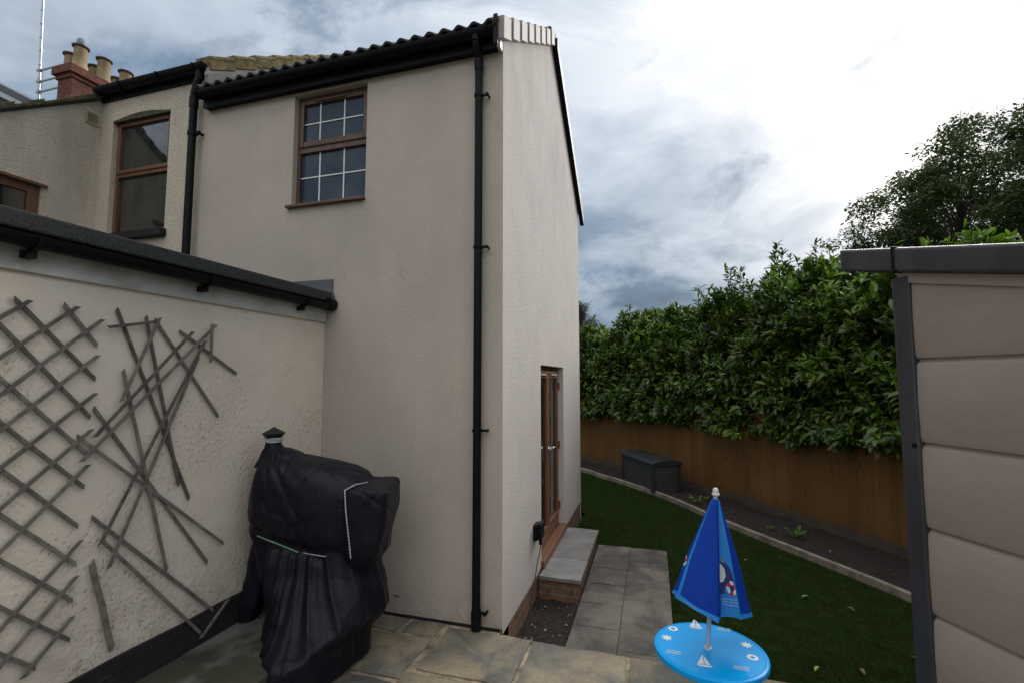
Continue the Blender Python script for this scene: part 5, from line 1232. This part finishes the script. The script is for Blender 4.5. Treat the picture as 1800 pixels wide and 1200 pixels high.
# fallen leaves on lawn and bed
lv = [(1424, 1047, 0.09, M_gleaf, 'pale green leaf lying on the lawn near the shed post', 'lawn'), (1487, 1065, 0.08, M_bleaf, 'brown curled leaf on the grass just right of the pale green leaf', 'lawn'), (1440, 1170, 0.075, M_yleaf, 'yellowish leaf on the lawn nearest the bottom of the picture', 'lawn'), (1600, 1153, 0.075, M_bleaf, 'brown leaf on the lawn beside the foot of the shed post', 'lawn'),
      (1310, 984, 0.06, M_yleaf, 'small yellow leaf on the lawn right of the parasol', 'lawn'), (1372, 980, 0.06, M_bleaf, 'small brown leaf on the lawn near the edging kerb', 'lawn'), (1513, 1173, 0.07, M_bleaf, 'dull brown leaf on the lawn left of the shed foot', 'lawn'),
      (1105, 858, 0.05, M_yleaf, 'tiny yellow leaf on the lawn in front of the storage box', 'lawn'), (1298, 903, 0.10, M_yleaf, 'yellow leaf on the flower bed right of the parasol tip', 'bed'), (1460, 966, 0.08, M_bleaf, 'brown leaf on the bed soil near the green weed', 'bed'), (1575, 1010, 0.09, M_bleaf, 'pale brown leaf on the bed soil close to the shed', 'bed')]
for x, y, L_, m_, lb, wh in lv:
    p = at(x, y, 2, GZ+0.035 if wh == 'lawn' else -0.165); a = random.uniform(0, 6.28)
    one_leaf('fallen_leaf', p, (math.cos(a), math.sin(a), 0.05), (0.2*math.sin(a), 0.2, 1), L_, L_*0.4, m_, lb, 'fallen leaves')
# weeds in the bed
for k, (x, y, sz, lb) in enumerate([(1222, 882, 0.16, 'small leafy weed in the bed just behind the parasol'), (1400, 944, 0.18, 'low green weed in the flower bed against the edging kerb'), (1355, 930, 0.08, 'tiny seedling weed in the bed left of the larger weed'), (1240, 878, 0.10, 'sprouting weed in the bed near the fence foot')]):
    p = at(x, y, 2, -0.19); wd = thing('weed', lb, 'weed', tuple(p), 'weeds in the flower bed')
    n = 34; a = rng.uniform(0, 6.28, n); D = np.stack([np.cos(a), np.sin(a), rng.uniform(0.1, 1.2, n)], 1); Pn = p+np.stack([np.cos(a), np.sin(a), np.ones(n)], 1)*rng.uniform(0, sz*0.45, (n, 1))
    leaves('foliage', Pn, D, np.tile([0, 0, 1.0], (n, 1))+rng.normal(0, .3, (n, 3)), rng.uniform(0.3, 0.6, n)*sz, rng.uniform(0.12, 0.25, n)*sz, M_young if k != 1 else M_bush, wd)

# trees
def grow(mb, tips, p, d, L, r, depth, maxd, spread=0.5, upb=0.12, seg=4):
    pts = [p]; rs = [r]
    for k in range(seg):
        d = norm(d+rng.normal(0, 0.10, 3)+np.array([0, 0, upb*0.3])); p = p+d*L/seg; pts.append(p); rs.append(r*(1-0.38*(k+1)/seg))
    mb.tube(pts, rs, 7 if depth < 2 else 4, caps=False)
    if depth >= maxd-2:
        tips += [(q, d, depth) for q in pts[1:]]
    if depth == maxd: return
    nb_ = 3 if depth < 3 else 3
    for k in range(nb_):
        t = 1.0 if k == 0 else random.uniform(0.45, 1.0); i = min(int(t*seg), seg)
        ax = norm(rng.normal(0, 1, 3)); perp = norm(np.cross(d, ax)); ang = random.uniform(0.25, 0.9)*spread*(0.55 if k == 0 else 1.25)
        nd = norm(d*math.cos(ang)+perp*math.sin(ang)+np.array([0, 0, upb]))
        grow(mb, tips, pts[i], nd, L*random.uniform(0.66, 0.84), rs[i]*(0.8 if k == 0 else 0.6), depth+1, maxd, spread, upb, seg)
def tree(name, label, base_, h, r, maxd, lmat, nleaf, LL, sig, spread=0.7, lean=(0, 0), limb=0.33):
    t_ = thing(name, label, 'tree', tuple(base_), None); mb = MB(); tips = []
    base_ = np.array(base_, float)
    grow(mb, tips, base_, norm(np.array([lean[0], lean[1], 1.0])), h*limb, r, 0, maxd, spread)
    mb.build('trunk', M_bark, t_, smooth=True)
    idx = rng.integers(0, len(tips), nleaf); P = np.array([tips[i][0] for i in idx])+rng.normal(0, sig, (nleaf, 3)); D = norm(rng.normal(0, 1, (nleaf, 3))+np.array([0, 0, -0.2])); Un = norm(rng.normal(0, 0.6, (nleaf, 3))+np.array([0, 0, 1]))
    small_leaves('crown', P, D, Un, LL*rng.uniform(0.6, 1.3, nleaf), LL*0.38*rng.uniform(0.7, 1.3, nleaf), lmat, t_)
    return t_
def crown_tree(name, label, foot, cen, rad, nclump, per, cr, lmat, LL, tr=0.2, fill=0.35):
    t_ = thing(name, label, 'tree', tuple(foot)); foot = np.array(foot, float); cen = np.array(cen, float); rad = np.array(rad, float)
    mb = MB(); top = cen+np.array([0, 0, rad[2]*0.45]); knots = [foot]
    for k in range(1, 7): t = k/6; knots.append(foot+(top-foot)*t+rng.normal(0, 0.10, 3)*np.array([1, 1, 0]))
    mb.tube(knots, [tr*(1-0.8*k/6) for k in range(7)], 8)
    P = []; W_ = []
    limbs = []
    for k in range(11):                      # main limbs
        a = k*2.4+random.random(); el = random.uniform(0.1, 1.2); e = cen+np.array([math.cos(a)*math.cos(el), math.sin(a)*math.cos(el), math.sin(el)*0.9])*rad*0.62
        st_ = knots[2+k % 3]; mid = st_*0.5+e*0.5+np.array([0, 0, 0.3]); pts = dense([st_, mid, e], 0.3); mb.tube(pts, np.linspace(tr*0.42, tr*0.10, len(pts)).tolist(), 6, caps=False); limbs += list(pts[len(pts)//3:])
    limbs += knots[3:]; LA = np.array(limbs)
    for k in range(nclump):
        v = norm(rng.normal(0, 1, 3)); v[2] = v[2] if v[2] > -0.55 else -v[2]; r_ = (fill+(1-fill)*random.random()**0.5)*(1+0.13*nz(v[0]*2.6, v[1]*2.6, v[2]*2.6+3)); c_ = cen+v*rad*r_
        j = int(np.argmin(np.linalg.norm(LA-c_, axis=1))); s0 = LA[j]; pts = [s0, (s0+c_)/2+rng.normal(0, 0.10, 3), c_, c_+v*cr*0.9+rng.normal(0, 0.1, 3)]; mb.tube(pts, [0.022, 0.014, 0.008, 0.004], 4, caps=False)
        m_ = int(per*random.uniform(0.5, 1.4)); q = norm(rng.normal(0, 1, (m_, 3)))*(rng.random((m_, 1))**0.45)*np.array([cr, cr, cr*0.6])*1.75*random.uniform(0.7, 1.15); P.append(c_+q)
        for _ in range(5):
            e = c_+rng.normal(0, 1, 3)*np.array([cr, cr, cr*0.6]); mb.tube([c_, (c_+e)/2+rng.normal(0, .04, 3), e], [0.007, 0.005, 0.003], 3, caps=False)
    mb.build('trunk', M_bark, t_, smooth=True)
    P = np.concatenate(P); n = len(P); D = norm(rng.normal(0, 1, (n, 3))*np.array([1, 1, 0.6])+np.array([0, 0, -0.25])); Un = norm(rng.normal(0, 0.55, (n, 3))+np.array([0, 0, 1]))
    small_leaves('crown', P, D, Un, LL*rng.uniform(0.7, 1.3, n), LL*0.46*rng.uniform(0.7, 1.3, n), lmat, t_); return t_
def zat(x, y, dist): d = ray(x, y); return 1.92+d[2]/math.hypot(d[0], d[1])*dist
def gpt(x, dist):
    d = ray(x, 664); d = d/math.hypot(d[0], d[1]); return np.array([d[0]*dist, d[1]*dist, -0.3])
rng = np.random.default_rng(5); random.seed(5)
f1 = gpt(1835, 16); zt1 = zat(1850, 185, 16)
crown_tree('ash_tree', 'large feathery ash tree rising behind the shed roof at the right', f1, (f1[0], f1[1], 2.4), (4.75, 4.3, zt1-2.55), 470, 400, 0.30, M_ash, 0.105, 0.22)
f2 = gpt(1505, 15); zt2 = zat(1500, 392, 15)
crown_tree('young_ash_tree', 'smaller wispy tree with thin twigs between hedge and the large ash', f2, (f2[0], f2[1], 2.6), (1.15, 1.1, zt2-2.6), 60, 150, 0.2, M_ash, 0.085, 0.07, 0.3)
def bush(name, label, cat, c_, r_, n, lmat, LL):
    t_ = thing(name, label, cat, (c_[0], c_[1], -0.3)); v = norm(rng.normal(0, 1, (n, 3))); v[:, 2] = abs(v[:, 2])*1.0-0.15
    k = np.array([1+0.16*nz(q[0]*3, q[1]*3, q[2]*3) for q in v]); P = np.array(c_)+v*np.array(r_)*(k*rng.uniform(0.72, 1.0, n)**0.5)[:, None]
    small_leaves('foliage', P, norm(v+rng.normal(0, .6, (n, 3))), norm(v+rng.normal(0, 0.5, (n, 3))), LL*rng.uniform(.6, 1.3, n), LL*0.5*rng.uniform(.7, 1.2, n), lmat, t_)
    b_ = MB(); b_.tube([(c_[0], c_[1], -0.3), (c_[0], c_[1], c_[2]+r_[2]*0.4)], [0.12, 0.04], 7); b_.build('stem', M_bark, t_); return t_
g1 = gpt(1172, 15.5)
bush('round_bush', 'bright green rounded bush top peeping over the laurel hedge', 'bush', (g1[0], g1[1], 2.3), (1.15, 1.1, 1.95), 16000, M_bush, 0.10)
g2 = gpt(1035, 15)
# pine at the left behind the hedge
pt_ = thing('pine_tree', 'dark pine tree top showing between the gable wall and the hedge', 'tree', tuple(gpt(1022, 24)))
pb_ = gpt(1022, 24); b = MB(); b.tube([pb_, pb_+np.array([0, 0, 5.9])], [0.2, 0.05], 7); P = []; 
for k in range(42):
    z = 1.8+4.1*(k/42); rr = (1-(k/42)**1.4)*1.5+0.25; a = random.uniform(0, 6.28); e = pb_+np.array([rr*math.cos(a), rr*math.sin(a), z+0.15]); s_ = pb_+np.array([0, 0, z-0.25])
    b.tube([s_, e], [0.035, 0.01], 4)
    for t in (0.45, 0.7, 0.85, 1.0): P.append(s_+(e-s_)*t)
b.build('trunk', M_bark, pt_); P = np.repeat(np.array(P), 110, 0); n = len(P); P = P+rng.normal(0, 0.12, (n, 3)); D = norm(rng.normal(0, 1, (n, 3))+np.array([0, 0, 0.6]))
small_leaves('crown', P, D, norm(rng.normal(0, 1, (n, 3))), rng.uniform(0.09, 0.16, n), np.full(n, 0.02), M_pine, pt_)
# vegetation mass beyond so no bare horizon shows through the hedge
for k, (x, d_, z_, r_) in enumerate([(980, 17, 1.2, 2.0), (1060, 19, 1.3, 2.3), (1300, 17, 1.5, 2.4), (1420, 16, 1.6, 2.3), (1620, 16, 1.9, 2.6), (1820, 15, 1.9, 2.4)]):
    q = gpt(x, d_); bush('background_bush', ['leafy bush behind the hedge beside the gable wall', 'leafy bush behind the hedge near the pine', 'dense bush behind the hedge centre', 'dense bush behind the tall laurel shoots', 'dense bush behind the hedge next to the shed roof', 'dense bush hidden behind the shed'][k], 'bush', (q[0], q[1], z_-0.6), (2.1, 1.5, r_*0.75), 7000, M_bush if k in (0,) else M_ash, 0.16)
# low hedge and house opposite, seen only in window reflections and from other viewpoints
nh = thing('opposite_house', 'rendered house with a dark pitched roof standing behind the photographer', 'house', (-8, -9, 0))
b = MB(); b.box(-13, -3.5, -14, -9, -0.2, 5.0); b.prism([(-3.5, -9, 5.0), (-3.5, -14, 5.0), (-3.5, -11.5, 7.4)], (-9.5, 0, 0)); b.build('wall', M_old, nh)
b = MB(); b.add([(-3.2, -8.7, 4.85), (-13.3, -8.7, 4.85), (-13.3, -11.5, 7.6), (-3.2, -11.5, 7.6), (-3.2, -14.3, 4.85), (-13.3, -14.3, 4.85)], [(0, 1, 2, 3), (3, 2, 5, 4)]); b.build('roof', M_tile, nh)
print('objects', len(bpy.data.objects), 'verts', sum(len(m.vertices) for m in bpy.data.meshes))
